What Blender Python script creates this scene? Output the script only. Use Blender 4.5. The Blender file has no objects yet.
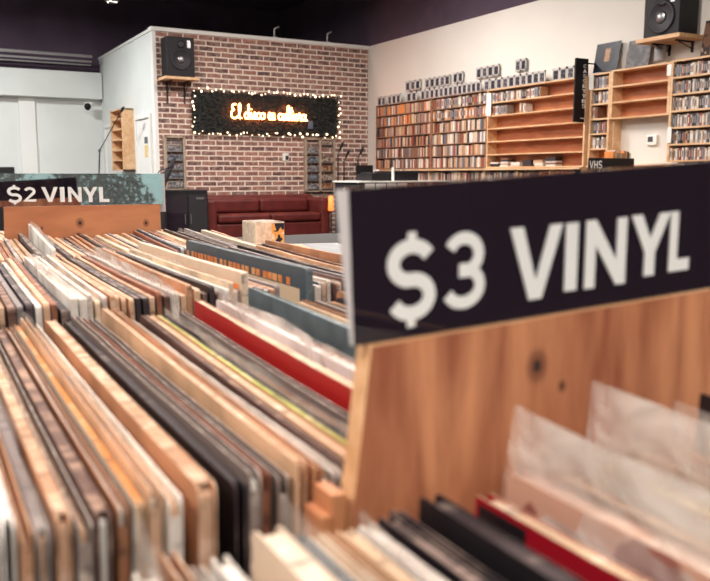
import bpy, bmesh, math, random
from mathutils import Vector, Matrix, noise
random.seed(7); EXPO = 0.0
C = bpy.context.scene.collection
PI = math.pi
# ------------------------------------------------------------------ survey of the room from the photograph
F = 800.0; TH = math.radians(29.6); YH = 175.0; H = 1.1
PIT = math.atan((290.5-YH)/F)
def ray(x, y):
    u = (x-355)/F; w = (y-290.5)/F
    f = math.cos(PIT)-w*math.sin(PIT); d = w*math.cos(PIT)+math.sin(PIT)
    return (f*math.sin(TH)+u*math.cos(TH), f*math.cos(TH)-u*math.sin(TH), -d)
def at(x, y, **k):
    r = ray(x, y); (a, v), = k.items()
    i = 'XYZ'.index(a); t = (v-(0, 0, H)[i])/r[i]
    return Vector((t*r[0], t*r[1], H+t*r[2]))
# ------------------------------------------------------------------ helpers
def lin(c):
    out = []
    for v in c:
        v /= 255.0
        out.append(v/12.92 if v <= .04045 else ((v+.055)/1.055)**2.4)
    return tuple(out)+(1.0,)
def tag(o, label=None, cat=None, group=None, kind=None):
    if label: o['label'] = label
    if cat: o['category'] = cat
    if group: o['group'] = group
    if kind: o['kind'] = kind
    return o
def empty(name, loc=(0, 0, 0), label=None, cat=None, group=None):
    o = bpy.data.objects.new(name, None); C.objects.link(o); o.location = loc
    o.empty_display_size = .05
    return tag(o, label, cat, group)
class MB:
    """collects shapes into one bmesh; coordinates are world ones, build() makes them local to the origin given"""
    def __init__(s): s.bm = bmesh.new()
    def box(s, a, b, mi=0, bev=0, rot=None):
        x0, y0, z0 = a; x1, y1, z1 = b
        vs = [s.bm.verts.new(p) for p in ((x0,y0,z0),(x1,y0,z0),(x1,y1,z0),(x0,y1,z0),(x0,y0,z1),(x1,y0,z1),(x1,y1,z1),(x0,y1,z1))]
        fs = [s.bm.faces.new([vs[i] for i in q]) for q in ((0,3,2,1),(4,5,6,7),(0,1,5,4),(1,2,6,5),(2,3,7,6),(3,0,4,7))]
        for f in fs: f.material_index = mi
        if bev:
            es = list({e for f in fs for e in f.edges})
            r = bmesh.ops.bevel(s.bm, geom=es, offset=bev, segments=2, affect='EDGES', profile=.5)
            for f in r['faces']: f.material_index = mi
            vs = list({v for v in vs if v.is_valid} | {v for f in r['faces'] for v in f.verts} )
        if rot is not None: bmesh.ops.transform(s.bm, matrix=rot, verts=[v for v in vs if v.is_valid])
        return s
    def quad(s, pts, mi=0):
        f = s.bm.faces.new([s.bm.verts.new(p) for p in pts]); f.material_index = mi; return s
    def poly(s, pts, d, mi=0):
        """outline pts extruded by vector d"""
        d = Vector(d)
        a = [s.bm.verts.new(p) for p in pts]; b = [s.bm.verts.new(Vector(p)+d) for p in pts]
        n = len(a)
        fs = [s.bm.faces.new(a[::-1]), s.bm.faces.new(b)]
        for i in range(n): fs.append(s.bm.faces.new((a[i], a[(i+1) % n], b[(i+1) % n], b[i])))
        for f in fs: f.material_index = mi
        return s
    def tube(s, pts, r, n=8, mi=0, closed=False):
        pts = [Vector(p) for p in pts]; rings = []
        m = len(pts)
        for i, p in enumerate(pts):
            t = (pts[min(i+1, m-1)]-pts[max(i-1, 0)])
            if t.length < 1e-9: t = Vector((0, 0, 1))
            t.normalize()
            up = Vector((0, 1, 0)) if abs(t.y) < .9 else Vector((1, 0, 0))
            a = t.cross(up).normalized(); b = t.cross(a)
            rr = r[i] if isinstance(r, (list, tuple)) else r
            rings.append([s.bm.verts.new(p+a*math.cos(2*PI*k/n)*rr+b*math.sin(2*PI*k/n)*rr) for k in range(n)])
        for i in range(m-1):
            for k in range(n):
                f = s.bm.faces.new((rings[i][k], rings[i][(k+1) % n], rings[i+1][(k+1) % n], rings[i+1][k]))
                f.material_index = mi; f.smooth = True
        for q in (rings[0][::-1], rings[-1]):
            f = s.bm.faces.new(q); f.material_index = mi
        return s
    def lathe(s, prof, c, axis='Z', n=24, mi=0):
        """prof: list of (radius, distance along the axis)"""
        c = Vector(c); rings = []
        for r, h in prof:
            ring = []
            for k in range(n):
                a = 2*PI*k/n; u, v = r*math.cos(a), r*math.sin(a)
                p = {'Z': (u, v, h), 'Y': (u, h, v), 'X': (h, u, v)}[axis]
                ring.append(s.bm.verts.new(c+Vector(p)))
            rings.append(ring)
        for i in range(len(rings)-1):
            for k in range(n):
                f = s.bm.faces.new((rings[i][k], rings[i][(k+1) % n], rings[i+1][(k+1) % n], rings[i+1][k]))
                f.material_index = mi; f.smooth = True
        for q in (rings[0][::-1], rings[-1]):
            f = s.bm.faces.new(q); f.material_index = mi
        return s
    def build(s, name, mats, parent=None, origin=None, rot=None):
        if not isinstance(mats, (list, tuple)): mats = [mats]
        bmesh.ops.recalc_face_normals(s.bm, faces=s.bm.faces[:])
        off = Vector(parent.location) if parent is not None and parent.type == 'EMPTY' else Vector((0, 0, 0))
        if parent is not None and parent.type != 'EMPTY':
            q = parent
            while q is not None: off += Vector(q.location); q = q.parent
        if origin is not None: off = Vector(origin)
        bmesh.ops.translate(s.bm, vec=-off, verts=s.bm.verts[:])
        me = bpy.data.meshes.new(name); s.bm.to_mesh(me); s.bm.free()
        for m in mats: me.materials.append(m)
        o = bpy.data.objects.new(name, me); C.objects.link(o)
        if parent is not None: o.parent = parent
        elif origin is not None: o.location = origin
        return o
def structure(o): o['kind'] = 'structure'; return o
# ------------------------------------------------------------------ materials
def newmat(name):
    m = bpy.data.materials.new(name); m.use_nodes = True
    nt = m.node_tree; b = nt.nodes['Principled BSDF']
    return m, nt, b
def L(nt, a, b): nt.links.new(a, b)
def flat(name, col, rough=.6, var=.0, scale=20, metal=0, spec=.5, bump=0, col2=None):
    m, nt, b = newmat(name)
    b.inputs['Roughness'].default_value = rough; b.inputs['Metallic'].default_value = metal
    b.inputs['Specular IOR Level'].default_value = spec
    c = lin(col)
    b.inputs['Base Color'].default_value = c
    if var or bump or col2:
        tc = nt.nodes.new('ShaderNodeTexCoord'); nz = nt.nodes.new('ShaderNodeTexNoise')
        nz.inputs['Scale'].default_value = scale; nz.inputs['Detail'].default_value = 5
        L(nt, tc.outputs['Object'], nz.inputs['Vector'])
        mx = nt.nodes.new('ShaderNodeMix'); mx.data_type = 'RGBA'
        c2 = lin(col2) if col2 else tuple(v*(1-var) for v in c[:3])+(1,)
        mx.inputs[6].default_value = c; mx.inputs[7].default_value = c2
        rp = nt.nodes.new('ShaderNodeMapRange'); rp.inputs[1].default_value = .38; rp.inputs[2].default_value = .62
        L(nt, nz.outputs['Fac'], rp.inputs[0]); L(nt, rp.outputs[0], mx.inputs[0]); L(nt, mx.outputs[2], b.inputs['Base Color'])
        if bump:
            bp = nt.nodes.new('ShaderNodeBump'); bp.inputs['Strength'].default_value = bump; bp.inputs['Distance'].default_value = .002
            L(nt, nz.outputs['Fac'], bp.inputs['Height']); L(nt, bp.outputs['Normal'], b.inputs['Normal'])
    return m
def emit(name, col, s):
    m, nt, b = newmat(name)
    b.inputs['Base Color'].default_value = lin(col); b.inputs['Emission Color'].default_value = lin(col)
    b.inputs['Emission Strength'].default_value = s
    return m
def wood(name, c1, c2, scale=18, stretch=(1, 1, .12), rough=.55, knots=(), seedv=0.0):
    """grain runs along the axis whose stretch is small; knots: (x, z, radius) in object space"""
    m, nt, b = newmat(name); b.inputs['Roughness'].default_value = rough
    tc = nt.nodes.new('ShaderNodeTexCoord'); mp = nt.nodes.new('ShaderNodeMapping')
    mp.inputs['Scale'].default_value = [s*scale for s in stretch]; mp.inputs['Location'].default_value = (seedv, seedv, seedv)
    L(nt, tc.outputs['Object'], mp.inputs['Vector'])
    n1 = nt.nodes.new('ShaderNodeTexNoise'); n1.inputs['Scale'].default_value = 1; n1.inputs['Detail'].default_value = 6; n1.inputs['Distortion'].default_value = 1.2
    L(nt, mp.outputs[0], n1.inputs['Vector'])
    n2 = nt.nodes.new('ShaderNodeTexNoise'); n2.inputs['Scale'].default_value = 6; n2.inputs['Detail'].default_value = 3
    L(nt, mp.outputs[0], n2.inputs['Vector'])
    ad = nt.nodes.new('ShaderNodeMath'); ad.operation = 'MULTIPLY_ADD'; ad.inputs[1].default_value = .3
    L(nt, n2.outputs['Fac'], ad.inputs[0]); L(nt, n1.outputs['Fac'], ad.inputs[2])
    rp = nt.nodes.new('ShaderNodeMapRange'); rp.inputs[1].default_value = .5; rp.inputs[2].default_value = .8
    L(nt, ad.outputs[0], rp.inputs[0])
    mx = nt.nodes.new('ShaderNodeMix'); mx.data_type = 'RGBA'
    mx.inputs[6].default_value = lin(c1); mx.inputs[7].default_value = lin(c2)
    L(nt, rp.outputs[0], mx.inputs[0]); out = mx.outputs[2]
    for kx, kz, kr in knots:
        vm = nt.nodes.new('ShaderNodeVectorMath'); vm.operation = 'SUBTRACT'; vm.inputs[1].default_value = (kx, 0, kz)
        L(nt, tc.outputs['Object'], vm.inputs[0])
        vs = nt.nodes.new('ShaderNodeVectorMath'); vs.operation = 'MULTIPLY'; vs.inputs[1].default_value = (1, 0, .8)
        L(nt, vm.outputs[0], vs.inputs[0])
        ln = nt.nodes.new('ShaderNodeVectorMath'); ln.operation = 'LENGTH'; L(nt, vs.outputs[0], ln.inputs[0])
        for rr, col, amt in ((kr*2.6, tuple(v*.72 for v in c2), .75), (kr, (48, 30, 26), 1.0)):
            r2 = nt.nodes.new('ShaderNodeMapRange'); r2.inputs[1].default_value = rr; r2.inputs[2].default_value = rr*.55
            r2.inputs[3].default_value = 0; r2.inputs[4].default_value = amt
            L(nt, ln.outputs['Value'], r2.inputs[0])
            m2 = nt.nodes.new('ShaderNodeMix'); m2.data_type = 'RGBA'; m2.inputs[7].default_value = lin(col)
            L(nt, out, m2.inputs[6]); L(nt, r2.outputs[0], m2.inputs[0]); out = m2.outputs[2]
    L(nt, out, b.inputs['Base Color'])
    bp = nt.nodes.new('ShaderNodeBump'); bp.inputs['Strength'].default_value = .25; bp.inputs['Distance'].default_value = .001
    L(nt, n1.outputs['Fac'], bp.inputs['Height']); L(nt, bp.outputs['Normal'], b.inputs['Normal'])
    return m
def brickmat():
    m, nt, b = newmat('brick_masonry'); b.inputs['Roughness'].default_value = .85
    tc = nt.nodes.new('ShaderNodeTexCoord'); sp = nt.nodes.new('ShaderNodeSeparateXYZ'); cb = nt.nodes.new('ShaderNodeCombineXYZ')
    L(nt, tc.outputs['Object'], sp.inputs[0]); L(nt, sp.outputs[0], cb.inputs[0]); L(nt, sp.outputs[2], cb.inputs[1])
    nz = nt.nodes.new('ShaderNodeTexNoise'); nz.inputs['Scale'].default_value = 9; nz.inputs['Detail'].default_value = 6
    L(nt, cb.outputs[0], nz.inputs['Vector'])
    vd = nt.nodes.new('ShaderNodeVectorMath'); vd.operation = 'MULTIPLY_ADD'; vd.inputs[1].default_value = (.018, .018, 0)
    L(nt, nz.outputs['Color'], vd.inputs[0]); L(nt, cb.outputs[0], vd.inputs[2])
    bt = nt.nodes.new('ShaderNodeTexBrick')
    bt.inputs['Scale'].default_value = 1; bt.inputs['Brick Width'].default_value = .235; bt.inputs['Row Height'].default_value = .078
    bt.inputs['Mortar Size'].default_value = .012; bt.inputs['Mortar Smooth'].default_value = .35; bt.inputs['Bias'].default_value = -.1
    bt.inputs['Color1'].default_value = lin((150, 104, 92)); bt.inputs['Color2'].default_value = lin((78, 54, 58))
    bt.inputs['Mortar'].default_value = lin((236, 218, 204))
    L(nt, vd.outputs[0], bt.inputs['Vector'])
    n2 = nt.nodes.new('ShaderNodeTexNoise'); n2.inputs['Scale'].default_value = 14; n2.inputs['Detail'].default_value = 5
    L(nt, cb.outputs[0], n2.inputs['Vector'])
    rp = nt.nodes.new('ShaderNodeMapRange'); rp.inputs[1].default_value = .42; rp.inputs[2].default_value = .72; rp.inputs[4].default_value = .55
    L(nt, n2.outputs['Fac'], rp.inputs[0])
    mx = nt.nodes.new('ShaderNodeMix'); mx.data_type = 'RGBA'; mx.inputs[7].default_value = lin((196, 172, 156))
    L(nt, bt.outputs['Color'], mx.inputs[6]); L(nt, rp.outputs[0], mx.inputs[0]); L(nt, mx.outputs[2], b.inputs['Base Color'])
    bp = nt.nodes.new('ShaderNodeBump'); bp.invert = True; bp.inputs['Strength'].default_value = .6; bp.inputs['Distance'].default_value = .01
    L(nt, bt.outputs['Fac'], bp.inputs['Height']); L(nt, bp.outputs['Normal'], b.inputs['Normal'])
    return m
def leafmat(name, c1, c2): return flat(name, c1, .7, col2=c2, scale=30)
def plastic(name, alpha, col=(235, 228, 220), rough=.22):
    m, nt, b = newmat(name)
    b.inputs['Base Color'].default_value = lin(col); b.inputs['Roughness'].default_value = rough
    b.inputs['Specular IOR Level'].default_value = .9; b.inputs['Alpha'].default_value = alpha
    tc = nt.nodes.new('ShaderNodeTexCoord'); nz = nt.nodes.new('ShaderNodeTexNoise'); nz.inputs['Scale'].default_value = 22; nz.inputs['Detail'].default_value = 2; nz.inputs['Distortion'].default_value = 1.5
    L(nt, tc.outputs['Object'], nz.inputs['Vector'])
    bp = nt.nodes.new('ShaderNodeBump'); bp.inputs['Strength'].default_value = 1; bp.inputs['Distance'].default_value = .008
    L(nt, nz.outputs['Fac'], bp.inputs['Height']); L(nt, bp.outputs['Normal'], b.inputs['Normal'])
    rp = nt.nodes.new('ShaderNodeMapRange'); rp.inputs[1].default_value = .4; rp.inputs[2].default_value = .7
    rp.inputs[3].default_value = alpha*.6; rp.inputs[4].default_value = min(1, alpha*1.7)
    L(nt, nz.outputs['Fac'], rp.inputs[0]); L(nt, rp.outputs[0], b.inputs['Alpha'])
    return m
def artmat(name, cols, scale=14, rough=.4):
    """blotchy printed cover in the given colours"""
    m, nt, b = newmat(name); b.inputs['Roughness'].default_value = rough; b.inputs['Specular IOR Level'].default_value = .25
    tc = nt.nodes.new('ShaderNodeTexCoord'); nz = nt.nodes.new('ShaderNodeTexNoise'); nz.inputs['Scale'].default_value = scale; nz.inputs['Detail'].default_value = 3
    L(nt, tc.outputs['Object'], nz.inputs['Vector'])
    cr = nt.nodes.new('ShaderNodeValToRGB'); cr.color_ramp.interpolation = 'CONSTANT' if len(cols) > 2 else 'LINEAR'
    n = len(cols)
    for i, c in enumerate(cols):
        p = .34+.32*i/max(1, n-1)
        e = cr.color_ramp.elements[i] if i < 2 else cr.color_ramp.elements.new(p)
        e.position = p; e.color = lin(c)
    L(nt, nz.outputs['Fac'], cr.inputs[0]); L(nt, cr.outputs[0], b.inputs['Base Color'])
    return m
def edgemat(name, col, worn, amt=.5, scale=70):
    m, nt, b = newmat(name); b.inputs['Roughness'].default_value = .75
    tc = nt.nodes.new('ShaderNodeTexCoord'); mp = nt.nodes.new('ShaderNodeMapping'); mp.inputs['Scale'].default_value = (scale*.5, scale, scale)
    mp.inputs['Location'].default_value = (random.random()*9, random.random()*9, 0)
    L(nt, tc.outputs['Object'], mp.inputs['Vector'])
    nz = nt.nodes.new('ShaderNodeTexNoise'); nz.inputs['Scale'].default_value = 1; nz.inputs['Detail'].default_value = 6; nz.inputs['Roughness'].default_value = .7
    L(nt, mp.outputs[0], nz.inputs['Vector'])
    rp = nt.nodes.new('ShaderNodeMapRange'); rp.inputs[1].default_value = .62-.25*amt; rp.inputs[2].default_value = .70-.18*amt
    L(nt, nz.outputs['Fac'], rp.inputs[0])
    mx = nt.nodes.new('ShaderNodeMix'); mx.data_type = 'RGBA'; mx.inputs[6].default_value = lin(col); mx.inputs[7].default_value = lin(worn)
    L(nt, rp.outputs[0], mx.inputs[0])
    n3 = nt.nodes.new('ShaderNodeTexNoise'); n3.inputs['Scale'].default_value = 2.3; n3.inputs['Detail'].default_value = 4
    L(nt, mp.outputs[0], n3.inputs['Vector'])
    r3 = nt.nodes.new('ShaderNodeMapRange'); r3.inputs[1].default_value = .56; r3.inputs[2].default_value = .68; r3.inputs[4].default_value = .7
    L(nt, n3.outputs['Fac'], r3.inputs[0])
    m3 = nt.nodes.new('ShaderNodeMix'); m3.data_type = 'RGBA'; m3.inputs[7].default_value = lin(tuple(int(v*.55) for v in col))
    L(nt, mx.outputs[2], m3.inputs[6]); L(nt, r3.outputs[0], m3.inputs[0]); L(nt, m3.outputs[2], b.inputs['Base Color'])
    return m

M = dict(
    white_wall=flat('white_wall_paint', (224, 226, 223), .7, var=.06, scale=1.5),
    warm_wall=flat('off_white_wall_paint', (226, 220, 212), .7, var=.05, scale=1.2),
    trim=flat('white_trim_paint', (232, 230, 226), .5),
    ceiling=flat('black_ceiling_paint', (84, 68, 84), .9, var=.2, scale=2),
    floor=flat('dark_floor', (62, 46, 42), .45, var=.3, scale=4),
    black=flat('black_plastic', (20, 17, 21), .55, spec=.3),
    black_matte=flat('black_matte', (30, 26, 31), .75, var=.2),
    darkgrey=flat('dark_grey_plastic', (44, 40, 46), .5, spec=.3),
    metal=flat('brushed_steel', (150, 148, 150), .35, metal=.9),
    pipe=flat('galvanised_pipe', (190, 186, 186), .4, metal=.2),
    shelf=wood('pale_pine_shelf', (226, 190, 150), (208, 160, 116), 10, (1, .15, 1)),
    shelf_back=wood('orange_pine_back', (194, 122, 80), (156, 88, 56), 9, (1, .12, 1)),
    ply=wood('pine_plywood', (206, 138, 96), (186, 114, 74), 26, (.16, 1, 1)),
    bin_wood=wood('bin_plywood', (206, 142, 98), (176, 108, 70), 22, (.2, 1, 1)),
    ply_edge=wood('plywood_cut_edge', (232, 188, 142), (210, 158, 112), 60, (.3, 1, 1)),
    leather=flat('red_leather', (98, 38, 35), .5, var=.3, scale=6, bump=.2, spec=.3),
    white=flat('white_plastic', (235, 232, 226), .45),
    sign_white=flat('white_vinyl_lettering', (240, 238, 236), .5),
    paper=flat('white_paper', (232, 226, 216), .8, var=.08, scale=40),
    vinyl=flat('black_vinyl', (18, 16, 19), .3),
    bulb=emit('warm_bulb', (255, 224, 184), 3.5),
    neon=emit('neon_tube_glow', (255, 140, 76), 34),
    lamp=emit('lamp_glow', (255, 236, 214), 12),
    amber=emit('amber_lamp', (255, 128, 60), 1.6),
    brick=brickmat(),
    hedge=flat('dark_artificial_foliage', (26, 27, 27), .8, col2=(48, 50, 44), scale=60),
)
def glossy_black():
    m, nt, b = newmat('glossy_black_acrylic')
    b.inputs['Base Color'].default_value = lin((35, 27, 37)); b.inputs['Roughness'].default_value = .03
    b.inputs['Specular IOR Level'].default_value = .5
    return m
M['acrylic'] = glossy_black()
m, nt, b = newmat('mirror_black_acrylic'); b.inputs['Base Color'].default_value = lin((26, 22, 30)); b.inputs['Roughness'].default_value = .02
b.inputs['Specular IOR Level'].default_value = 1.0; b.inputs['IOR'].default_value = 2.6
M['acrylic_shiny'] = m
M['acrylic_edge'] = flat('frosted_acrylic_edge', (205, 203, 205), .4)

# ------------------------------------------------------------------ camera
cam = bpy.data.cameras.new('camera'); co = bpy.data.objects.new('camera', cam); C.objects.link(co)
co.location = (0, 0, H)
cam.sensor_width = 36; cam.lens = F/710*36; cam.clip_start = .01; cam.clip_end = 100
co.rotation_euler = (PI/2-PIT, 0, -TH)
cam.dof.use_dof = True; cam.dof.focus_distance = 1.55; cam.dof.aperture_fstop = cam.lens/2.5
bpy.context.scene.camera = co

# ================================================================== SETTING
WX = 7.07; BY = 12.0; BXL = 3.40; BZ = 3.19; FY = 15.5; CZ = 4.4; XL = -5.0; YF = -4.0
structure(MB().box((XL-.2, YF-.2, -.1), (WX+.2, FY+.2, 0)).build('floor', M['floor']))
structure(MB().box((XL-.2, YF-.2, CZ), (WX+.2, FY+.2, CZ+.1)).build('ceiling', M['ceiling']))
# right wall: pale up to BZ+.05, black paint above
structure(MB().box((WX, YF, 0), (WX+.15, FY, 3.24)).build('wall_right', M['warm_wall']))
structure(MB().box((WX, YF, 3.24), (WX+.15, FY, CZ)).build('wall_right_upper', M['ceiling']))
structure(MB().box((XL-.15, YF, 0), (XL, FY, CZ)).build('wall_left', M['white_wall']))
# far wall with a projecting band along its top and flat pilasters
structure(MB().box((XL, FY, 0), (WX, FY+.15, 2.96)).build('wall_far', M['white_wall']))
structure(MB().box((XL, FY, 2.96), (WX, FY+.15, CZ)).build('wall_far_upper', M['ceiling']))
structure(MB().box((XL, FY-.22, 2.47), (BXL-.02, FY, 2.93)).build('trim_1', M['white_wall']))
for i, (a, b_) in enumerate(((20, 36), (-62, -46))):
    xa = at(a, 130, Y=FY-.05).x; xb = at(b_, 130, Y=FY-.05).x
    structure(MB().box((xa, FY-.06, 0), (xb, FY, 2.47)).build('trim_%d' % (i+2), M['trim']))
structure(MB().box((XL, FY-.03, 0), (BXL, FY, .12)).build('baseboard_far', M['trim']))
# brick partition: front face brick, side face white with two doorways
structure(MB().box((BXL+.04, BY, 0), (WX, BY+.12, BZ)).build('wall_brick', M['brick']))
structure(MB().box((BXL-.0, BY-.012, 0), (BXL+.05, BY+.12, BZ)).build('trim_4', M['trim']))
structure(MB().box((BXL-.02, BY-.035, BZ), (WX, BY+.14, BZ+.055)).build('trim_5', M['trim']))
structure(MB().box((BXL, BY+.12, 0), (BXL+.12, FY, BZ)).build('wall_partition_side', M['white_wall']))
structure(MB().box((BXL-.02, BY+.14, BZ), (BXL+.14, FY, BZ+.04)).build('trim_6', M['trim']))
def side_door(n, ya, yb, zt, sticker):
    d = MB().box((BXL-.012, ya+.06, 0), (BXL, yb-.06, zt-.05)).build('door_%d' % n, M['trim']); structure(d)
    f = MB()
    f.box((BXL-.04, ya, 0), (BXL-.001, ya+.06, zt)); f.box((BXL-.04, yb-.06, 0), (BXL-.001, yb, zt)); f.box((BXL-.04, ya+.0605, zt-.06), (BXL-.001, yb-.0605, zt))
    f.build('door_frame', M['trim'], d)
    MB().lathe([(.012, -.05), (.026, -.048), (.026, -.02), (.01, -.018), (.01, 0)], (BXL-.012, yb-.13, 1.0), 'X', 12).build('door_handle', M['metal'], d)
    if sticker:
        yc = (ya+yb)/2-.12
        MB().box((BXL-.016, yc-.1, 1.37), (BXL-.0125, yc+.1, 1.56)).build('notice', flat('yellow_notice', (214, 176, 96), .6, col2=(232, 214, 170), scale=25), d)
        MB().box((BXL-.016, yc-.08, 1.58), (BXL-.0125, yc+.1, 1.68)).build('notice', flat('grey_notice', (96, 96, 104), .6), d)
side_door(1, 12.14, 13.02, 2.02, True)
side_door(2, 14.35, 15.2, 2.0, False)
# wall behind the camera with shop windows looking on to a street
WZ0, WZ1 = .45, 2.9
wins = [(-3.6, -1.4), (-1.1, 2.15)]
w = MB(); xs = XL
for a, b_ in wins:
    w.box((xs, YF-.15, 0), (a, YF, CZ)); w.box((a, YF-.15, 0), (b_, YF, WZ0)); w.box((a, YF-.15, WZ1), (b_, YF, CZ)); xs = b_
w.box((xs, YF-.15, 0), (WX, YF, CZ))
structure(w.build('wall_front', flat('front_wall_paint', (70, 60, 62), .8, var=.1, scale=3)))
mg, nt, b = newmat('window_glass'); b.inputs['Base Color'].default_value = (.9, 1, .98, 1); b.inputs['Alpha'].default_value = .12; b.inputs['Roughness'].default_value = .02
for i, (a, b_) in enumerate(wins):
    f = MB()
    for q in ((a, a+.05), (b_-.05, b_), ((a+b_)/2-.02, (a+b_)/2+.02)): f.box((q[0], YF-.1, WZ0), (q[1], YF-.04, WZ1))
    f.box((a, YF-.1, WZ0), (b_, YF-.04, WZ0+.05)); f.box((a, YF-.1, WZ1-.05), (b_, YF-.04, WZ1))
    fo = structure(f.build('window_%d' % (i+1), M['black_matte']))
    MB().box((a+.05, YF-.075, WZ0+.05), (b_-.05, YF-.07, WZ1-.05)).build('pane', mg, fo)
# street outside
structure(MB().box((-14, -16, -.12), (16, YF-.16, -.02)).build('street', flat('pale_concrete', (176, 190, 188), .8, var=.1, scale=2)))
structure(MB().box((-14, -16, -.02), (16, -15.8, 5)).build('wall_across_the_street', flat('pale_teal_render', (190, 210, 208), .8, var=.05, scale=1)))
rnd = random.Random(3)
lm = flat('street_tree_leaf', (34, 44, 34), .8, col2=(52, 62, 44), scale=8); bark = flat('street_tree_bark', (52, 42, 38), .9)
for k, (x, y, h, rr) in enumerate(((.6, -7.2, .98, .8), (2.3, -8.6, .95, .8), (3.9, -7.4, 1.05, .8))):
    t = empty('street_shrub', (x, y, -.02), ['round dark shrub outside the shop window, low middle one', 'small dark shrub outside the shop window beside the tall one', 'tallest dark shrub outside the shop window'][k], 'shrub', 'shrubs outside the window')
    st = MB(); st.tube([(x, y, -.02), (x+.03, y, .4), (x, y+.02, h)], [.03, .022, .01], 6)
    for q in range(7):
        a = rnd.uniform(0, 6.28); st.tube([(x, y, h*.4), (x+rr*.5*math.cos(a), y+rr*.3*math.sin(a), h*.8), (x+rr*math.cos(a), y+rr*.5*math.sin(a), h*1.1+rnd.uniform(0, .6))], [.014, .009, .004], 5)
    st.build('stem', bark, t)
    f = MB()
    for q in range(1600):
        a = rnd.uniform(0, 6.28); zz = rnd.gauss(h+.12, .24); r_ = rr*math.sqrt(rnd.random())*max(.15, 1-abs(zz-h)*.8)
        c = Vector((x+r_*math.cos(a), y+r_*.6*math.sin(a), max(.1, zz)))
        u = Vector((rnd.gauss(0, 1), rnd.gauss(0, 1), rnd.gauss(0, 1))).normalized(); v = u.orthogonal().normalized()
        s = rnd.uniform(.03, .06); f.quad([c-u*s, c-v*s*.5, c+u*s, c+v*s*.5])
    o = f.build('foliage', lm, t)

# overhead: black joists, pipes, conduit
for k, yy in enumerate((3.2, 5.6, 8.0, 10.4, 12.8)):
    structure(MB().box((XL, yy, CZ-.22), (WX, yy+.1, CZ)).build('trim_%d' % (20+k), M['ceiling']))
yp = 15.05
for k, (z, r) in enumerate(((3.20, .028), (3.115, .018), (3.06, .012))):
    o = MB().tube([(XL+.02, yp+.06*k, z), (at(92, 55, Y=yp).x, yp+.06*k, z-.015)], r, 8).build('ceiling_pipe', M['pipe'])
    tag(o, ['thick pale pipe running above the far white wall', 'thinner pale pipe just below the thick ceiling pipe', 'lowest and thinnest pipe above the far white wall'][k], 'pipe', 'pipes above the far wall')

# ------------------------------------------------------------------ lights (added fixtures out of view, with lamps)
def area(loc, size, sizey, power, col, rot=(0, 0, 0)):
    l = bpy.data.lights.new('lamp', 'AREA'); l.shape = 'RECTANGLE'; l.size = size; l.size_y = sizey; l.energy = power; l.color = col
    o = bpy.data.objects.new('lamp', l); C.objects.link(o); o.location = loc; o.rotation_euler = rot; return o
warm = (1, .86, .74); neutral = (1, .92, .86)
ADDED_FIX = [((-.6, -1.9), 110, neutral), ((2.9, -1.4), 90, neutral), ((-2.6, .5), 165, neutral), ((.9, 1.9), 60, warm), ((3.4, 1.8), 90, warm), ((.3, 5.0), 110, neutral), ((3.8, 5.4), 130, neutral), ((1.6, 8.6), 200, neutral), ((4.6, 8.6), 170, neutral), ((.4, 12.2), 270, (.97, 1, .99))]  # strip lights added out of view to brighten records, signs and walls
for k, ((x, y), p, c) in enumerate(ADDED_FIX):
    t = empty('added_strip_light', (x, y, 3.95), 'unseen strip light added over the shop floor to brighten it', 'light', 'added strip lights out of view')
    MB().box((x-.62, y-.09, 3.95), (x+.62, y+.09, 4.02), bev=.008).build('housing', M['black_matte'], t)
    MB().box((x-.6, y-.07, 3.935), (x+.6, y+.07, 3.9495)).build('diffuser', M['lamp'], t)
    r = MB(); r.tube([(x-.4, y, 4.02), (x-.4, y, CZ)], .005, 6); r.tube([(x+.4, y, 4.02), (x+.4, y, CZ)], .005, 6); r.build('hanger', M['black_matte'], t)
    area((x, y, 3.93), 1.2, .3, p, c)

wld = bpy.data.worlds.new('world'); bpy.context.scene.world = wld; wld.use_nodes = True
bg = wld.node_tree.nodes['Background']; bg.inputs[0].default_value = lin((206, 232, 232)); bg.inputs[1].default_value = 2.6
sun = bpy.data.lights.new('sun', 'SUN'); sun.energy = 2.2; sun.angle = .02; sun.color = (1, .95, .88)
so = bpy.data.objects.new('sun', sun); C.objects.link(so); so.rotation_euler = (math.radians(-62), 0, math.radians(200)); so.location = (0, -8, 8)
so.rotation_euler = (Vector((.3, -1, -.75)).to_track_quat('-Z', 'Y')).to_euler()   # shines on the wall across the street

# ================================================================== RECORD BINS
ROWS = [dict(y0=-.131, y1=.184, z=1.006), dict(y0=.215, y1=.530, z=1.010), dict(y0=.556, y1=.871, z=1.018), dict(y0=.886, y1=1.201, z=1.016)]
SL = .315; BASE = .695
bx0, bx1 = -.30, .505
t = empty('record_bin', (.1, .6, 0), 'long pine record bin standing in rows full of vinyl sleeves', 'record bin')
b0 = MB(); b0.box((bx0, -.16, BASE-.018), (bx1, 1.56, BASE-.003)); b0.build('bottom_panel', M['bin_wood'], t)
for x in (bx0, bx1-.015):
    MB().box((x, -.16, BASE-.10), (x+.015, 1.56, .93)).build('side_panel', M['bin_wood'], t)
for y in (-.16, 1.545):
    MB().box((bx0+.015, y, BASE-.10), (bx1-.015, y+.015, .93)).build('end_panel', M['bin_wood'], t)
for y in (.5345, .8745):
    MB().box((bx0+.015, y, BASE), (bx1-.015, y+.008, .93)).build('divider', M['bin_wood'], t)
for x in (bx0+.02, bx1-.09):
    for y in (-.13, .70, 1.45):
        MB().box((x, y, 0), (x+.07, y+.07, BASE-.018)).build('leg', M['bin_wood'], t)

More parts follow.
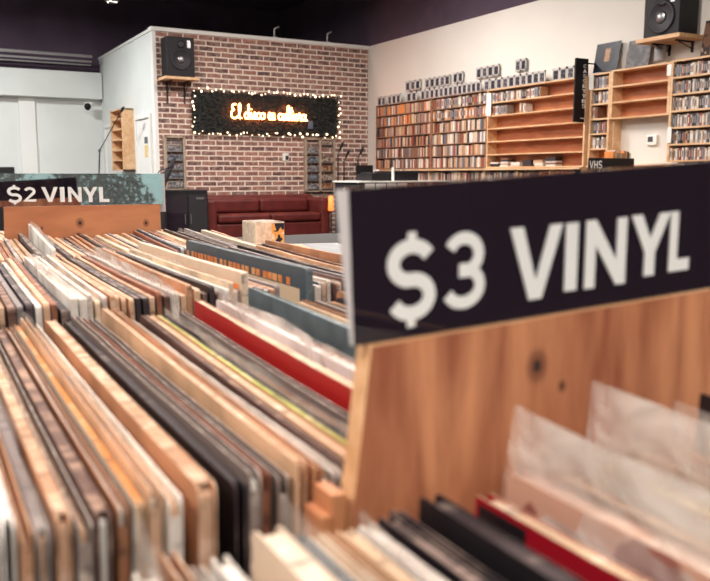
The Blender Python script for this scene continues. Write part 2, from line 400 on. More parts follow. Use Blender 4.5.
# sleeve palettes: (edge colour, worn colour, face colour, word)
PAL = [((206,166,136),(230,202,178),(184,146,114),'cream'), ((184,140,108),(216,180,152),(156,108,78),'tan'), ((160,110,80),(204,162,132),(124,80,56),'kraft brown'),
       ((198,184,174),(228,218,210),(168,158,150),'off-white'), ((140,128,126),(200,188,182),(98,90,94),'grey'), ((52,41,45),(150,128,118),(28,22,27),'black'),
       ((102,72,62),(174,138,116),(74,50,44),'dark brown'), ((222,190,160),(238,220,200),(202,172,142),'pale cream'), ((80,68,72),(186,170,162),(44,36,42),'charcoal'),
       ((224,213,204),(238,232,226),(206,196,188),'white'), ((146,94,70),(196,152,124),(116,62,46),'rust brown'), ((104,112,118),(190,186,184),(62,72,82),'slate grey')]
WTS = {0: [6,5,3,4,3,3,2,4,3,4,1,1], 1: [8,7,5,6,4,4,4,4,4,3,2,1], 2: [9,9,6,4,3,4,4,5,3,2,3,1], 3: [8,9,7,4,3,4,5,5,3,2,3,1]}
EM = [[edgemat('sleeve_edge_'+p[3].replace(' ', '_').replace('-', '_')+'_%d' % v, p[0], p[1], .35+.3*v) for v in range(2)] for p in PAL]
FM = [artmat('sleeve_cover_'+p[3].replace(' ', '_').replace('-', '_'), [p[2], tuple(min(255, int(c*1.25+12)) for c in p[2])], 18) for p in PAL]
POLY = plastic('clear_poly_sleeve', .20, rough=.14); POLYW = plastic('milky_poly_sleeve', .40, rough=.16)
SPECIAL = {
    'speckle': (edgemat('speckled_sleeve_edge', (150,134,126), (214,200,188), .55, 150), flat('speckled_sleeve_cover', (120, 104, 98), .6), 'speckled'),
    'red': (edgemat('red_sleeve_edge', (206,176,146), (228,206,180), .4), flat('red_sleeve_cover', (178, 32, 30), .45), 'red'),
    'crimson': (edgemat('crimson_sleeve_edge', (206,176,146), (232,214,190), .5), artmat('crimson_sleeve_cover', [(158, 22, 36), (150, 20, 34)], 4), 'crimson'),
    'blue': (edgemat('blue_sleeve_edge', (96,106,112), (140,146,146), .3), flat('blue_sleeve_cover', (78, 90, 98), .5, var=.15), 'slate blue'),
    'teal': (edgemat('teal_sleeve_edge', (112,126,130), (160,168,166), .3), flat('teal_sleeve_cover', (92, 108, 114), .5, var=.35, scale=40), 'teal grey'),
    'tealline': (edgemat('teal_striped_edge', (98,124,130), (150,160,156), .3), flat('tan_back_cover', (190,150,112), .6, var=.2), 'teal'),
    'orange': (edgemat('orange_sleeve_edge', (226,138,62), (232,190,140), .45, 30), flat('offwhite_back_cover', (206, 190, 170), .5), 'orange'),
    'green': (edgemat('green_sleeve_edge', (172,174,84), (216,204,150), .5, 40), flat('tan_back_cover_b', (196, 156, 112), .5), 'yellow-green'),
    'olive': (edgemat('olive_sleeve_edge', (184,150,98), (214,186,140), .4), artmat('olive_sleeve_cover', [(168, 128, 72), (146, 104, 62)], 8), 'olive tan'),
    'blackface': (edgemat('black_sleeve_edge', (58,46,48), (120,104,96), .3), flat('black_sleeve_cover', (26, 21, 25), .45), 'black'),
    'creamface': (edgemat('cream_sleeve_edge', (224,202,180), (238,222,206), .3), flat('cream_sleeve_cover', (222, 198, 174), .6, var=.08, scale=40), 'cream'),
    'pinkish': (edgemat('pink_sleeve_edge', (206,166,146), (226,200,184), .4), artmat('pink_sleeve_cover', [(196, 152, 130), (150, 92, 80), (214, 180, 160)], 26), 'pinkish'),
}
def outline(Ln, Hh, r, n, jit):
    """closed outline in (y, z), corners rounded, the top edge slightly worn"""
    pts = [(r*.3, 0), (Ln-r*.3, 0)]
    for k in range(4): a = k/3*PI/2; pts.append((Ln-r+r*math.cos(a), Hh-r+r*math.sin(a)))
    for i in range(1, n): pts.append((Ln-r-(Ln-2*r)*i/n, Hh+jit*(noise.noise(Vector((i*1.7, jit*9e3, 0)))-.3)))
    for k in range(4): a = PI/2+k/3*PI/2; pts.append((r+r*math.cos(a), Hh-r+r*math.sin(a)))
    return pts
def make_record(row, x, t, em, fm, dz=0, topopen=False, warp=0, lean=0, yaw=0, pitch=0, poly=None, polyh=.02, dy=0, face_print=None, Ln=SL-.002):
    R = ROWS[row]; Hh = R['z']-BASE-.002
    root = empty('vinyl_record', (x-math.sin(lean)*Hh, R['y0']+dy+.001, BASE-.002))
    Hr = Hh+dz
    bt = .00055
    near = row < 2
    def bend(p):
        y = p[1]/Ln
        return Vector((p[0]+warp*math.sin(PI*y)+.0, p[1], p[2]))
    def slab(mb, xa, xb, inset=(0, 0), mi_side=1, mi_edge=0, seg=8, top=0):
        pts = outline(Ln-inset[0]-inset[1], Hr-top, random.uniform(.0008, .0032), seg, .0012)
        pts = [(p[0]+inset[0], p[1]) for p in pts]
        a = [mb.bm.verts.new(bend((xa, y, z))) for y, z in pts]; b = [mb.bm.verts.new(bend((xb, y, z))) for y, z in pts]
        n = len(a)
        for i in range(n):
            f = mb.bm.faces.new((a[i], a[(i+1) % n], b[(i+1) % n], b[i])); f.material_index = mi_edge
        # sides as strips so the sleeve can bend
        f = mb.bm.faces.new(a[::-1]); f.material_index = mi_side
        f = mb.bm.faces.new(b); f.material_index = mi_side
    j = MB()
    if near:
        slab(j, -t/2, -t/2+bt); slab(j, t/2-bt, t/2)
        if topopen: j.box((-t/2+bt*.5, 0.0005, .002), (t/2-bt*.5, bt+.0005, Hr-.006), 0)          # spine on the near end
        else: j.box((-t/2+bt*.5, .005, Hr-.0018), (t/2-bt*.5, Ln-.005, Hr-.0006), 0)             # spine along the top
    else:
        slab(j, -t/2, t/2)
    j.box((-t/2+bt, .01, 0.0005), (t/2-bt, Ln-.01, .001), 0)
    o = j.build('sleeve', [em, fm]); o.parent = root
    if near:
        i_ = MB(); slab(i_, -t/2+bt+.0003, t/2-bt-.0003, (random.uniform(.001, .008), .003), 0, 0, 5, top=random.uniform(.002, .005) if topopen else .003)
        io = i_.build('inner_sleeve', random.choice([M['paper'], M['paper'], EM[0][0], EM[5][0]])); io.parent = root
    if face_print:
        for (ya, yb, za, zb, mt, nm) in face_print:
            p = MB(); p.box((-t/2-.0004+warp*.0, ya, Hr+za), (-t/2-.0001, yb, Hr+zb)); po = p.build(nm, mt, ); po.parent = root
    if poly:
        pm = MB(); ny, nz = 16, 7; sd = random.random()*50
        hh = Hr+polyh
        for s in (-1, 1):
            g = []
            for iy in range(ny+1):
                colv = []
                for iz in range(nz+1):
                    y = -.003+(Ln+.006)*iy/ny
                    z = (Hr*.2)+(hh-Hr*.2)*iz/nz
                    k = max(0, (z-Hr)/max(polyh, 1e-3))
                    wv = noise.noise(Vector((y*18, z*20, sd)))
                    drop = k*polyh*(.35*(1-y/Ln)+.3*max(0, noise.noise(Vector((y*6, 3.3, sd)))))
                    xx = s*(t/2+.0007)*(1-k*.8)+k*(.005*wv)
                    colv.append(pm.bm.verts.new((xx+warp*math.sin(PI*y/Ln), y, z-drop)))
                g.append(colv)
            for iy in range(ny):
                for iz in range(nz):
                    f = pm.bm.faces.new((g[iy][iz], g[iy+1][iz], g[iy+1][iz+1], g[iy][iz+1])); f.smooth = True
        q = pm.build('clear_outer_sleeve', poly); q.parent = root
    root.rotation_euler = (pitch, lean, yaw)
    return root
ORD = ['', 'next', 'second', 'third', 'fourth', 'fifth', 'sixth', 'seventh', 'eighth', 'ninth', 'tenth', 'eleventh', 'twelfth', 'thirteenth', 'fourteenth', 'fifteenth', 'sixteenth', 'seventeenth', 'eighteenth', 'nineteenth', 'twentieth', 'twenty-first', 'twenty-second', 'twenty-third', 'twenty-fourth', 'twenty-fifth', 'twenty-sixth']
ORD += ['twenty-'+q for q in ('seventh', 'eighth', 'ninth')]+['thirtieth']+['thirty-'+q for q in ('first', 'second', 'third', 'fourth', 'fifth', 'sixth', 'seventh', 'eighth', 'ninth')]+['fortieth']+['forty-'+q for q in ('first', 'second', 'third', 'fourth', 'fifth', 'sixth', 'seventh', 'eighth', 'ninth')]
def p_(i, v=0): return (EM[i][v], FM[i], PAL[i][3])
WD = {p[3]: i for i, p in enumerate(PAL)}
pr_orange = flat('orange_print', (222, 122, 58), .5, col2=(240, 170, 110), scale=60)
pr_cream = flat('cream_print', (226, 200, 166), .6)
# landmarks: (px, py, dz, style, thickness, short name, full label, options)
LM = {
 0: [
  (8, 572, .000, 'off-white', .0045, 'corner off-white sleeve', 'off-white record sleeve end at the lower left corner of the front bin row', dict(poly=POLYW, polyh=.008)),
  (150, 568, .004, 'white', .0045, 'bagged white front sleeve', 'white record in a crumpled clear bag, front row, below the split between rows', dict(poly=POLYW, polyh=.014)),
  (222, 545, .003, 'white', .004, 'worn white front sleeve', 'worn off-white sleeve in the front row left of the bare cream one', dict()),
  (272, 524, .008, 'creamface', .0070, 'bare cream sleeve', 'thick cream record sleeve with bare face turned out in the front row', dict(gapl=.006)),
  (310, 530, .004, 'slate grey', .003, 'bagged grey front sleeve', 'thin grey record in a clear bag right beside the bare cream sleeve', dict(poly=POLY, polyh=.010)),
  (365, 510, .002, 'white', .0035, 'bagged board-side sleeve', 'white record in clear bag below left corner of the big price board', dict(poly=POLYW, polyh=.003)),
  (398, 510, .003, 'black', .004, 'worn black board-side sleeve', 'worn black record sleeve leaning below the left part of the price board', dict()),
  (432, 483, .006, 'blackface', .006, 'cream-edged black sleeve', 'black record sleeve with rounded corner, in front of the tall wooden board', dict()),
  (470, 508, .000, 'blackface', .006, 'thick plain black sleeve', 'thick plain black record sleeve just left of the crimson one, front row', dict()),
  (520, 505, .002, 'crimson', .005, 'crimson sleeve', 'crimson red record sleeve with black corner and cream worn edge, front row', dict(face_print='blackcorner', gapl=.006)),
  (540, 477, .007, 'pinkish', .006, 'bagged pinkish sleeve', 'pinkish printed record standing in a tall crumpled clear bag', dict(poly=POLYW, polyh=.020)),
  (575, 468, .004, 'tan', .004, 'unbagged tan sleeve', 'plain tan record sleeve standing between the two tall clear bags', dict()),
  (625, 462, .005, 'olive', .005, 'bagged olive sleeve', 'olive tan record in a tall clear bag, right of the pinkish bagged one', dict(poly=POLYW, polyh=.026, gapl=.003)),
  (668, 432, .004, 'tan', .004, 'farthest bagged tan sleeve', 'tan record in a clear bag close against the knotty wooden price board', dict(poly=POLY, polyh=.018)),
  (703, 380, .022, 'blackface', .006, 'raised black board sleeve', 'tall black record sleeve sticking up at the right end of the board', dict()),
 ],
 1: [
  (5, 420, .0, 'grey', .0035, 'bagged grey row-end sleeve', 'grey record in a clear bag at the left end of the second row', dict(poly=POLYW, polyh=.004)),
  (21, 412, .003, 'tan', .004, 'tan left-end sleeve', 'tan record sleeve near the left end of the second row', dict()),
  (33, 410, .0, 'speckle', .004, 'mottled charcoal sleeve', 'mottled charcoal record sleeve with scuffed white edge, second row, left part', dict(topopen=True)),
  (47, 410, .001, 'dark brown', .004, 'dull brown sleeve', 'dull brown record sleeve right of the mottled charcoal one, second row', dict()),
  (84, 412, .002, 'orange', .0022, 'orange-edged sleeve', 'record sleeve with bright orange printed edge in the second row', dict()),
  (113, 412, .002, 'white', .0042, 'thick white sleeve', 'thick clean white record sleeve right of the orange-edged one', dict(topopen=True)),
  (147, 412, .004, 'tan', .0058, 'thick tan sleeve', 'thick smooth tan record sleeve running through the second row', dict(gapl=.0025)),
  (176, 414, .002, 'blackface', .0035, 'sleeve with a dark face', 'black record sleeve with its dark face showing, right of thick tan one', dict(gapl=.0045)),
  (193, 410, .005, 'speckle', .0036, 'mottled grey sleeve', 'mottled grey record sleeve with chipped black edge, right of the black face', dict(topopen=True)),
  (215, 410, .002, 'speckle', .0034, 'speckled charcoal sleeve', 'speckled grey and white record sleeve edge, left of the teal striped one', dict(topopen=True)),
  (240, 397, .001, 'tealline', .0028, 'teal-edged sleeve', 'record sleeve with a long dull teal stripe along its top edge', dict()),
  (275, 385, .001, 'green', .0022, 'yellow-green-edged sleeve', 'record sleeve with a yellow-green printed top edge, second row', dict()),
  (285, 367, .002, 'speckle', .0036, 'scuffed charcoal sleeve', 'scuffed charcoal record sleeve between the green-edged and the red one', dict(topopen=True)),
  (268, 336, .009, 'red', .0045, 'big red sleeve', 'bright red record sleeve standing above its neighbours with torn cream edge', dict(gapl=.004)),
  (285, 325, .008, 'white', .0045, 'bagged white sleeve', 'white record in crumpled clear bag right behind the bright red sleeve', dict(poly=POLYW, polyh=.006)),
  (300, 300, .015, 'teal', .004, 'tall teal grey sleeve', 'tall teal grey record sleeve close to the left edge of the big sign', dict(gapl=.003)),
 ],
 2: [
  (8, 297, .0, 'dark brown', .005, 'dark brown row-end sleeve', 'dark brown record sleeve at the left end of the third row', dict()),
  (42, 282, -.004, 'black', .005, 'black sleeve before the bags', 'black record sleeve just left of the white bagged group, third row', dict()),
  (55, 284, .004, 'white', .005, 'first bagged white sleeve', 'white record in a clear bag, leftmost of the white bagged group', dict(poly=POLYW, polyh=.006)),
  (68, 284, .003, 'white', .005, 'second bagged white sleeve', 'white record in clear bag, right one of the white bagged group', dict(poly=POLYW, polyh=.004)),
  (118, 278, .000, 'black', .004, 'thin black sleeve', 'thin black record sleeve among tan ones in the third row', dict()),
  (135, 270, .002, 'off-white', .005, 'milky bagged sleeve', 'off-white record in a crumpled milky bag in the third row', dict(poly=POLYW, polyh=.010)),
  (172, 267, .005, 'blackface', .004, 'raised black sleeve', 'raised black record sleeve just left of the cream orange-striped one', dict()),
  (178, 273, .0, 'dark brown', .0045, 'brown mid-row sleeve', 'brown record sleeve tight against the raised black one, third row', dict()),
  (194, 253, .014, 'creamface', .0055, 'orange-striped cream sleeve', 'tall cream record sleeve with an orange dotted stripe along its face', dict(face_print='stripe')),
  (250, 250, .014, 'blue', .006, 'blue lettered sleeve', 'tall slate blue record sleeve with a row of orange print below its edge', dict(face_print='lettering', gapl=.020)),
 ],
 3: [
  (18, 247, .0, 'tan', .005, 'tan row-end sleeve', 'tan record sleeve at the left end of the row before the small board', dict()),
  (48, 241, .012, 'white', .004, 'tall bagged sleeve', 'pale record in a tall pointed clear bag before the small wooden board', dict(poly=POLYW, polyh=.008, pitch=.03)),
  (75, 240, .0, 'dark brown', .005, 'brown small-board sleeve', 'dark brown record sleeve right of the tall pointed bag', dict()),
  (120, 234, .002, 'pale cream', .006, 'pale small-board sleeve', 'pale cream record sleeve before the middle of the small wooden board', dict()),
  (168, 229, .0, 'kraft brown', .006, 'kraft small-board-end sleeve', 'kraft brown record sleeve beyond the right end of the small board', dict()),
  (225, 238, .002, 'black', .006, 'black sleeve past the board', 'black record sleeve beyond the small board, near the blue lettered sleeve', dict()),
  (290, 252, .004, 'creamface', .007, 'long pale sleeve', 'long pale cream record sleeve behind the blue lettered one', dict()),
 ]}
XR = {0: (-.035, .285), 1: (-.03, .31), 2: (.02, .362), 3: (.06, .385)}
def ramp(x, x0, x1, a, b):
    k = min(1, max(0, (x-x0)/(x1-x0))); return a+(b-a)*k
YAW = lambda row, x: -math.radians([ramp(x, .145, .20, .8, 11), ramp(x, .09, .15, .9, 4.2), (ramp(x, .09, .21, 2.2, .8) if x < .28 else ramp(x, .28, .36, .8, 5)), ramp(x, .15, .42, 3.5, 8)][row])
PITCH = {0: .0046, 1: .0037, 2: .0045, 3: .0052}
ROWWORD = ['front row', 'second row', 'third row', 'fourth row']
LEANF = lambda row, x: math.radians(1.3*math.sin(7*x+row*1.9)+.15*math.sin(27*x+row))
prev = []
for row in range(4):
    R = ROWS[row]; lms = []
    for (px, py, dz, st, tk, short, label, opt) in LM[row]:
        P = at(px, py, Z=R['z']+dz); x = P.x
        lo, hi = P.x-.15, P.x+.05
        for _ in range(30):
            x = (lo+hi)/2
            if x+(P.y-R['y0'])*math.tan(-YAW(row, x)) > P.x: hi = x
            else: lo = x
        lms.append([x, dz, st, tk, short, label, dict(opt)])
    lms.sort(key=lambda q: q[0])
    for i in range(1, len(lms)):                      # keep neighbours from running into each other
        need = (lms[i-1][3]+lms[i][3])/2+.0012+lms[i][6].get('gapl', 0)
        if lms[i][0]-lms[i-1][0] < need: lms[i][0] = lms[i-1][0]+need
    items = []
    ends = [(XR[row][0], None)]+[(q[0], q) for q in lms]+[(XR[row][1], None)]
    for i in range(len(ends)-1):
        xa, A = ends[i]; xb, B = ends[i+1]
        if A: items.append((xa, A, None))
        la = xa+(A[3]/2+.0008 if A else 0); lb = xb-(B[3]/2+.0008+B[6].get('gapl', 0) if B else 0)
        n = int((lb-la)/PITCH[row])
        if n <= 0: continue
        w = (lb-la)/n
        for k in range(n):
            if A: ref = ('to the right of the ', A[4], k+1)
            else: ref = ('to the left of the ', B[4], n-k)
            if A and B and n-k < k+1: ref = ('to the left of the ', B[4], n-k)
            items.append((la+(k+.5)*w, None, (w, ref)))
    last = -1
    for (x, A, G) in items:
        lean = LEANF(row, x)
        if A:
            _, dz, st, tk, short, label, opt = A
            em, fm, word = SPECIAL[st] if st in SPECIAL else p_(WD[st], random.randrange(2))
            fp = opt.pop('face_print', None); opt.pop('gapl', None)
            if fp == 'blackcorner': fp = [(.290, SL-.004, -.05, -.002, SPECIAL['blackface'][1], 'black_corner_print')]
            elif fp == 'stripe': fp = [(.006, SL-.05, -.013, -.0095, pr_orange, 'orange_stripe')]
            elif fp == 'lettering':
                fp = [(.012, SL-.004, -.200, -.0175, pr_cream, 'cream_band')]
                yy = .03
                while yy < SL-.01:
                    fp.append((yy, yy+random.uniform(.006, .010), -.0165, -.0105, pr_orange, 'orange_letter')); yy += random.choice((.011, .011, .011, .016))
            r = make_record(row, x, tk, em, fm, dz=dz, warp=0, lean=lean, yaw=YAW(row, x), face_print=fp, **opt)
            tag(r, label, 'record', 'records in the '+ROWWORD[row]+' of the bin')
        else:
            w, (rel, nm, k) = G
            ci = last
            wt = [6,5,5,4,2,0,2,4,0,2,2,1] if row == 1 and .076 < x < .128 else WTS[row]
            while ci == last: ci = random.choices(range(len(PAL)), wt)[0]
            last = ci
            em, fm, word = p_(ci, random.randrange(2))
            tk = min(w-(.0009 if row < 2 else .0014), random.uniform(.0025, .0038) if row < 2 else random.uniform(.0036, .0058))
            bag = random.random() < .10
            dz = max(0, random.gauss(.001, .0035))
            r = make_record(row, x+random.uniform(-.0003, .0003), tk, em, fm, dz=dz, topopen=random.random() < .65, warp=0, lean=lean, yaw=YAW(row, x),
                            dy=random.uniform(-.002, .006), pitch=max(-.012, min(.012, random.gauss(0, .006))), poly=POLY if bag else None, polyh=random.uniform(.002, .006))
            oo = 'next one ' if k == 1 else ORD[k]+' '
            tag(r, word+(' bagged' if bag else '')+' record sleeve, '+oo+rel+nm, 'record', 'records in the '+ROWWORD[row]+' of the bin')
# farther rows right of the small board: more sleeves than can be told apart
back_m = [EM[0][0], EM[1][0], EM[3][0], EM[5][0], EM[6][0], EM[7][0], EM[4][0]]
f = MB()
for (y0, z, xa, xb) in ((1.236, .998, .10, .41),):
    x = xa
    while x < xb:
        tk = random.uniform(.004, .008); mi = random.choices(range(7), [6, 5, 4, 3, 3, 5, 2])[0]; zz = z+max(0, random.gauss(.001, .004))
        f.box((x, y0+random.uniform(0, .006), BASE-.002), (x+tk, y0+.31+random.uniform(-.004, .002), zz), mi); x += tk+.0012
o = f.build('vinyl_records', back_m); tag(o, 'packed rows of record sleeves beyond the small wooden board', 'records', kind='stuff')

# ------------------------------------------------------------------ price boards and signs
def arcp(cx, cy, rx, ry, a0, a1, n=12): return [(cx+rx*math.cos(math.radians(a0+(a1-a0)*k/n)), cy+ry*math.sin(math.radians(a0+(a1-a0)*k/n))) for k in range(n+1)]
S_ = arcp(.5, .735, .36, .245, 25, 270, 14)[:-1]+[(.5, .50)]+arcp(.5, .265, .36, .245, 90, -155, 14)[1:]
WS = .2                                             # stroke weight as a share of the letter box height
GL = {  # letters as polygons or as centre lines with a weight, in a unit box
 'V': [('p', [(0, 1), (.24, 1), (.5, .25), (.76, 1), (1, 1), (.62, 0), (.38, 0)])],
 'I': [('p', [(0, 0), (1, 0), (1, 1), (0, 1)])],
 'N': [('p', [(0, 0), (.24, 0), (.24, .63), (.77, 0), (1, 0), (1, 1), (.76, 1), (.76, .37), (.23, 1), (0, 1)])],
 'Y': [('p', [(0, 1), (.27, 1), (.5, .6), (.73, 1), (1, 1), (.63, .38), (.63, 0), (.37, 0), (.37, .38)])],
 'L': [('p', [(0, 0), (1, 0), (1, .2), (.38, .2), (.38, 1), (0, 1)])],
 'H': [('p', [(0, 0), (.27, 0), (.27, .4), (.73, .4), (.73, 0), (1, 0), (1, 1), (.73, 1), (.73, .6), (.27, .6), (.27, 1), (0, 1)])],
 'S': [('s', S_, .19)],
 '$': [('s', [(x, .13+y*.74) for x, y in S_], .15), ('q', [(.42, 0), (.58, 0), (.58, .17), (.42, .17)]), ('q', [(.42, .83), (.58, .83), (.58, 1), (.42, 1)])],
 '3': [('s', arcp(.46, .70, .34, .215, 155, -80, 12)+[(.36, .49)], .155), ('t', [(.36, .51)]+arcp(.46, .30, .38, .215, 82, -155, 12), .155)],
 '2': [('s', arcp(.48, .70, .34, .21, 160, -25, 12)+[(.12, .1), (.95, .1)], .18)],
 'C': [('s', arcp(.52, .5, .38, .4, 45, 315, 14), .2)],
 'A': [('p', [(0, 0), (.26, 0), (.33, .2), (.67, .2), (.74, 0), (1, 0), (.63, 1), (.37, 1)])],
 'E': [('p', [(0, 0), (1, 0), (1, .2), (.33, .2), (.33, .4), (.9, .4), (.9, .6), (.33, .6), (.33, .8), (1, .8), (1, 1), (0, 1)])],
 'T': [('p', [(.34, 0), (.66, 0), (.66, .8), (1, .8), (1, 1), (0, 1), (0, .8), (.34, .8)])],
 '-': [('p', [(0, 0), (1, 0), (1, 1), (0, 1)])]}
def place_text(body, name, mat, origin, xdir, updir, width, height, thick, parent=None, offset=0, shear=0):
    """letters cut from sheet, fitted to width x height, lower left corner at origin, standing proud by thick"""
    X = Vector(xdir).normalized(); U = Vector(updir).normalized(); N = X.cross(U); o3 = Vector(origin); mb = MB()
    n = len(body); gap = .14 if n > 1 else 0
    for i, ch in enumerate(body):
        w = width/(n+gap*(n-1)); x0 = i*w*(1+gap)
        P = lambda p: o3+X*(x0+p[0]*w)+U*(p[1]*height)
        for st in GL[ch]:
            if st[0] in 'pq': mb.poly([P(p) for p in st[1]], N*thick*(1 if st[0] == 'p' else .8))
            else:
                pts = [Vector((x0+p[0]*w, p[1]*height)) for p in st[1]]; hw = st[2]*height/2; m_ = len(pts); Lf = []; Rt = []
                for k, p in enumerate(pts):
                    d1 = (pts[k]-pts[k-1]).normalized() if k else (pts[1]-pts[0]).normalized()
                    d2 = (pts[k+1]-pts[k]).normalized() if k < m_-1 else d1
                    tn = d1+d2
                    if tn.length < .3: tn = d1
                    tn.normalize(); nn = Vector((-tn.y, tn.x)); c_ = max(.55, nn.dot(Vector((-d1.y, d1.x))))
                    Lf.append(p+nn*hw/c_); Rt.append(p-nn*hw/c_)
                q = lambda v, t_: o3+X*v.x+U*v.y+N*t_*(1 if st[0] == 's' else .85)
                A = [[mb.bm.verts.new(q(v, t_)) for v in side] for side in (Lf, Rt) for t_ in (0, thick)]   # Lf0 Lf1 Rt0 Rt1
                for k in range(m_-1):
                    for a_, b_ in ((1, 3), (3, 2), (2, 0), (0, 1)): mb.bm.faces.new((A[a_][k], A[a_][k+1], A[b_][k+1], A[b_][k]))
                for k in (0, m_-1): mb.bm.faces.new((A[0][k], A[1][k], A[3][k], A[2][k]))
    return mb.build(name, mat, parent)
# $3 board: stands between the front and the second row, its top slopes up to the right
y3 = .199
kn = [at(537, 366, Y=y3), at(562, 386, Y=y3)]
xl, xr = .1146, .42
zl = at(358, 349, Y=y3).z; zr0 = at(710, 290, Y=y3); sl = (zr0.z-zl)/(zr0.x-xl)
zat = lambda x: zl+(x-xl)*sl
org = Vector(((xl+xr)/2, y3, BASE))
ply3 = wood('knotty_pine_board', (212, 142, 100), (154, 86, 58), 34, (1, 1, .14), knots=[(kn[0].x-org.x, kn[0].z-org.z, .0022), (kn[1].x-org.x, kn[1].z-org.z, .0009)])
hb = MB(); hb.poly([(.1085, y3, BASE), (xr, y3, BASE), (xr, y3, zat(xr)), (.1188, y3, zat(.1188)), (.1105, y3, .985)], (0, .0085, 0))
o = hb.build('header_board', [ply3, M['ply_edge']], origin=org)
for p in o.data.polygons:
    if abs(p.normal.y) < .5: p.material_index = 1
tag(o, 'big knotty wooden board between the front rows, under the $3 sign', 'board', 'wooden boards holding the price signs')
sd = Vector((1, 0, sl)).normalized(); ud = Vector((-sl, 0, 1)).normalized(); ys = y3+.0028
t = empty('price_sign', (xl, ys, zat(xl)+.0002), 'large glossy black $3 VINYL sign on top of the big wooden board', 'sign', 'price signs on the record bins')
SH = .0478; tk3 = .0062
base = Vector((.1142, ys, zat(.1142)+.0003)); W3 = .30
sg = MB(); q4 = [base, base+sd*W3, base+sd*W3+ud*.0515, base+ud*.0460]
dn = [Vector((0, .0022, 0)), Vector((0, .0022, 0)), Vector((-.0006, .0068, 0)), Vector((-.0006, .0068, 0))]
va = [sg.bm.verts.new(p) for p in q4]; vb = [sg.bm.verts.new(p+d) for p, d in zip(q4, dn)]
for fc in (va[::-1], vb, *[(va[i], va[(i+1) % 4], vb[(i+1) % 4], vb[i]) for i in range(4)]): sg.bm.faces.new(fc)
po = sg.build('panel', [M['acrylic'], M['acrylic_edge']], t)
for p in po.data.polygons:
    if p.normal.x < -.5: p.material_index = 1
a = at(385, 322, Y=ys); b_ = at(690, 269, Y=ys)
c3 = at(441, 312, Y=ys); top3 = at(465, 229, Y=ys)
nx = (at(690, 260, Y=ys).x-at(385, 260, Y=ys).x)/sd.x
# lettering: dollar sign reaches below and above the capitals, so it gets its own box
def lettering(chars, parent, yy, dirx, dirz):
    for body, (l, r, top, bot) in chars:
        pl = at(l, bot, Y=yy)
        w_ = (at(r, (top+bot)/2, Y=yy).x-at(l, (top+bot)/2, Y=yy).x)
        h_ = at((l+r)/2, top, Y=yy).z-at((l+r)/2, bot, Y=yy).z
        place_text(body, 'letter', M['sign_white'], (pl.x, yy, at((l+r)/2, bot, Y=yy).z-w_/2*dirx[2]), dirx, (0, 0, 1), w_, h_, .0004, parent, offset=.035)
lettering([('$', (385, 436, 232, 327)), ('3', (442, 486, 231, 309)), ('V', (508, 560, 226, 299)), ('I', (563.5, 575.5, 223, 290.5)), ('N', (583.5, 624, 219, 286)), ('Y', (628.5, 667, 214, 275.5)), ('L', (667.5, 687.5, 211, 270.5))], t, ys-.0001, sd, None)

# $2 board
y2 = 1.205
pa, pb = at(4, 207, Y=y2), at(160, 207, Y=y2)
org = Vector(((pa.x+pb.x)/2, y2, BASE))
k2 = [at(80, 223, Y=y2), at(146, 223, Y=y2), at(42, 228, Y=y2)]
ply2 = wood('smooth_pine_board', (204, 134, 92), (182, 110, 72), 16, (.3, 1, 1), knots=[(k.x-org.x, k.z-org.z, r) for k, r in zip(k2, (.0028, .0022, .0010))])
o = MB().poly([(pa.x-.006, y2, BASE), (pb.x+.004, y2, BASE), (pb.x, y2, pa.z), (pa.x, y2, pa.z)], (0, .012, 0)).build('header_board', [ply2], origin=org)
tag(o, 'smaller smooth wooden board at the far rows, under the $2 sign', 'board', 'wooden boards holding the price signs')
sx0, sx1 = at(-150, 190, Y=y2).x, at(163, 190, Y=y2).x; z0, z1 = pa.z+.0003, at(80, 173.5, Y=y2).z
t = empty('price_sign', ((sx0+sx1)/2, y2, z0), 'small shiny $2 VINYL sign reflecting the windows, on the far board', 'sign', 'price signs on the record bins')
MB().box((sx0, y2+.002, z0), (sx1, y2+.006, z1)).build('panel', [M['acrylic_shiny']], t); t.rotation_euler[0] = math.radians(-.55)
MB().box((sx1-.03, y2+.0135, z0-.012), (sx1+.007, y2+.0165, z1)).build('backing_sheet', [M['acrylic_edge']], t)
lettering([('$', (7, 23, 185, 204.5)), ('2', (24, 37, 187, 202)), ('V', (42, 58.5, 187, 202)), ('I', (60.5, 65, 187, 202)), ('N', (68.5, 82, 187, 202)), ('Y', (83.5, 98, 187, 202)), ('L', (99.5, 109.5, 187, 202))], t, y2+.0019, Vector((1, 0, 0)), None)
# narrow spare boards left of the big board
for k, (px, w_, z) in enumerate(((326, .0035, 1.000), (338, .0045, 1.006))):
    x = at(px, 480, Y=.2).x
    o = MB().box((x-w_/2, .1995, BASE), (x+w_/2, .2115, z), bev=.0005).build('wooden_slat', M['bin_wood'])
    tag(o, ['thin upright wooden slat, left of the two beside the board', 'wider upright wooden slat touching the left end of the board'][k], 'wooden slat', 'slats beside the big board')

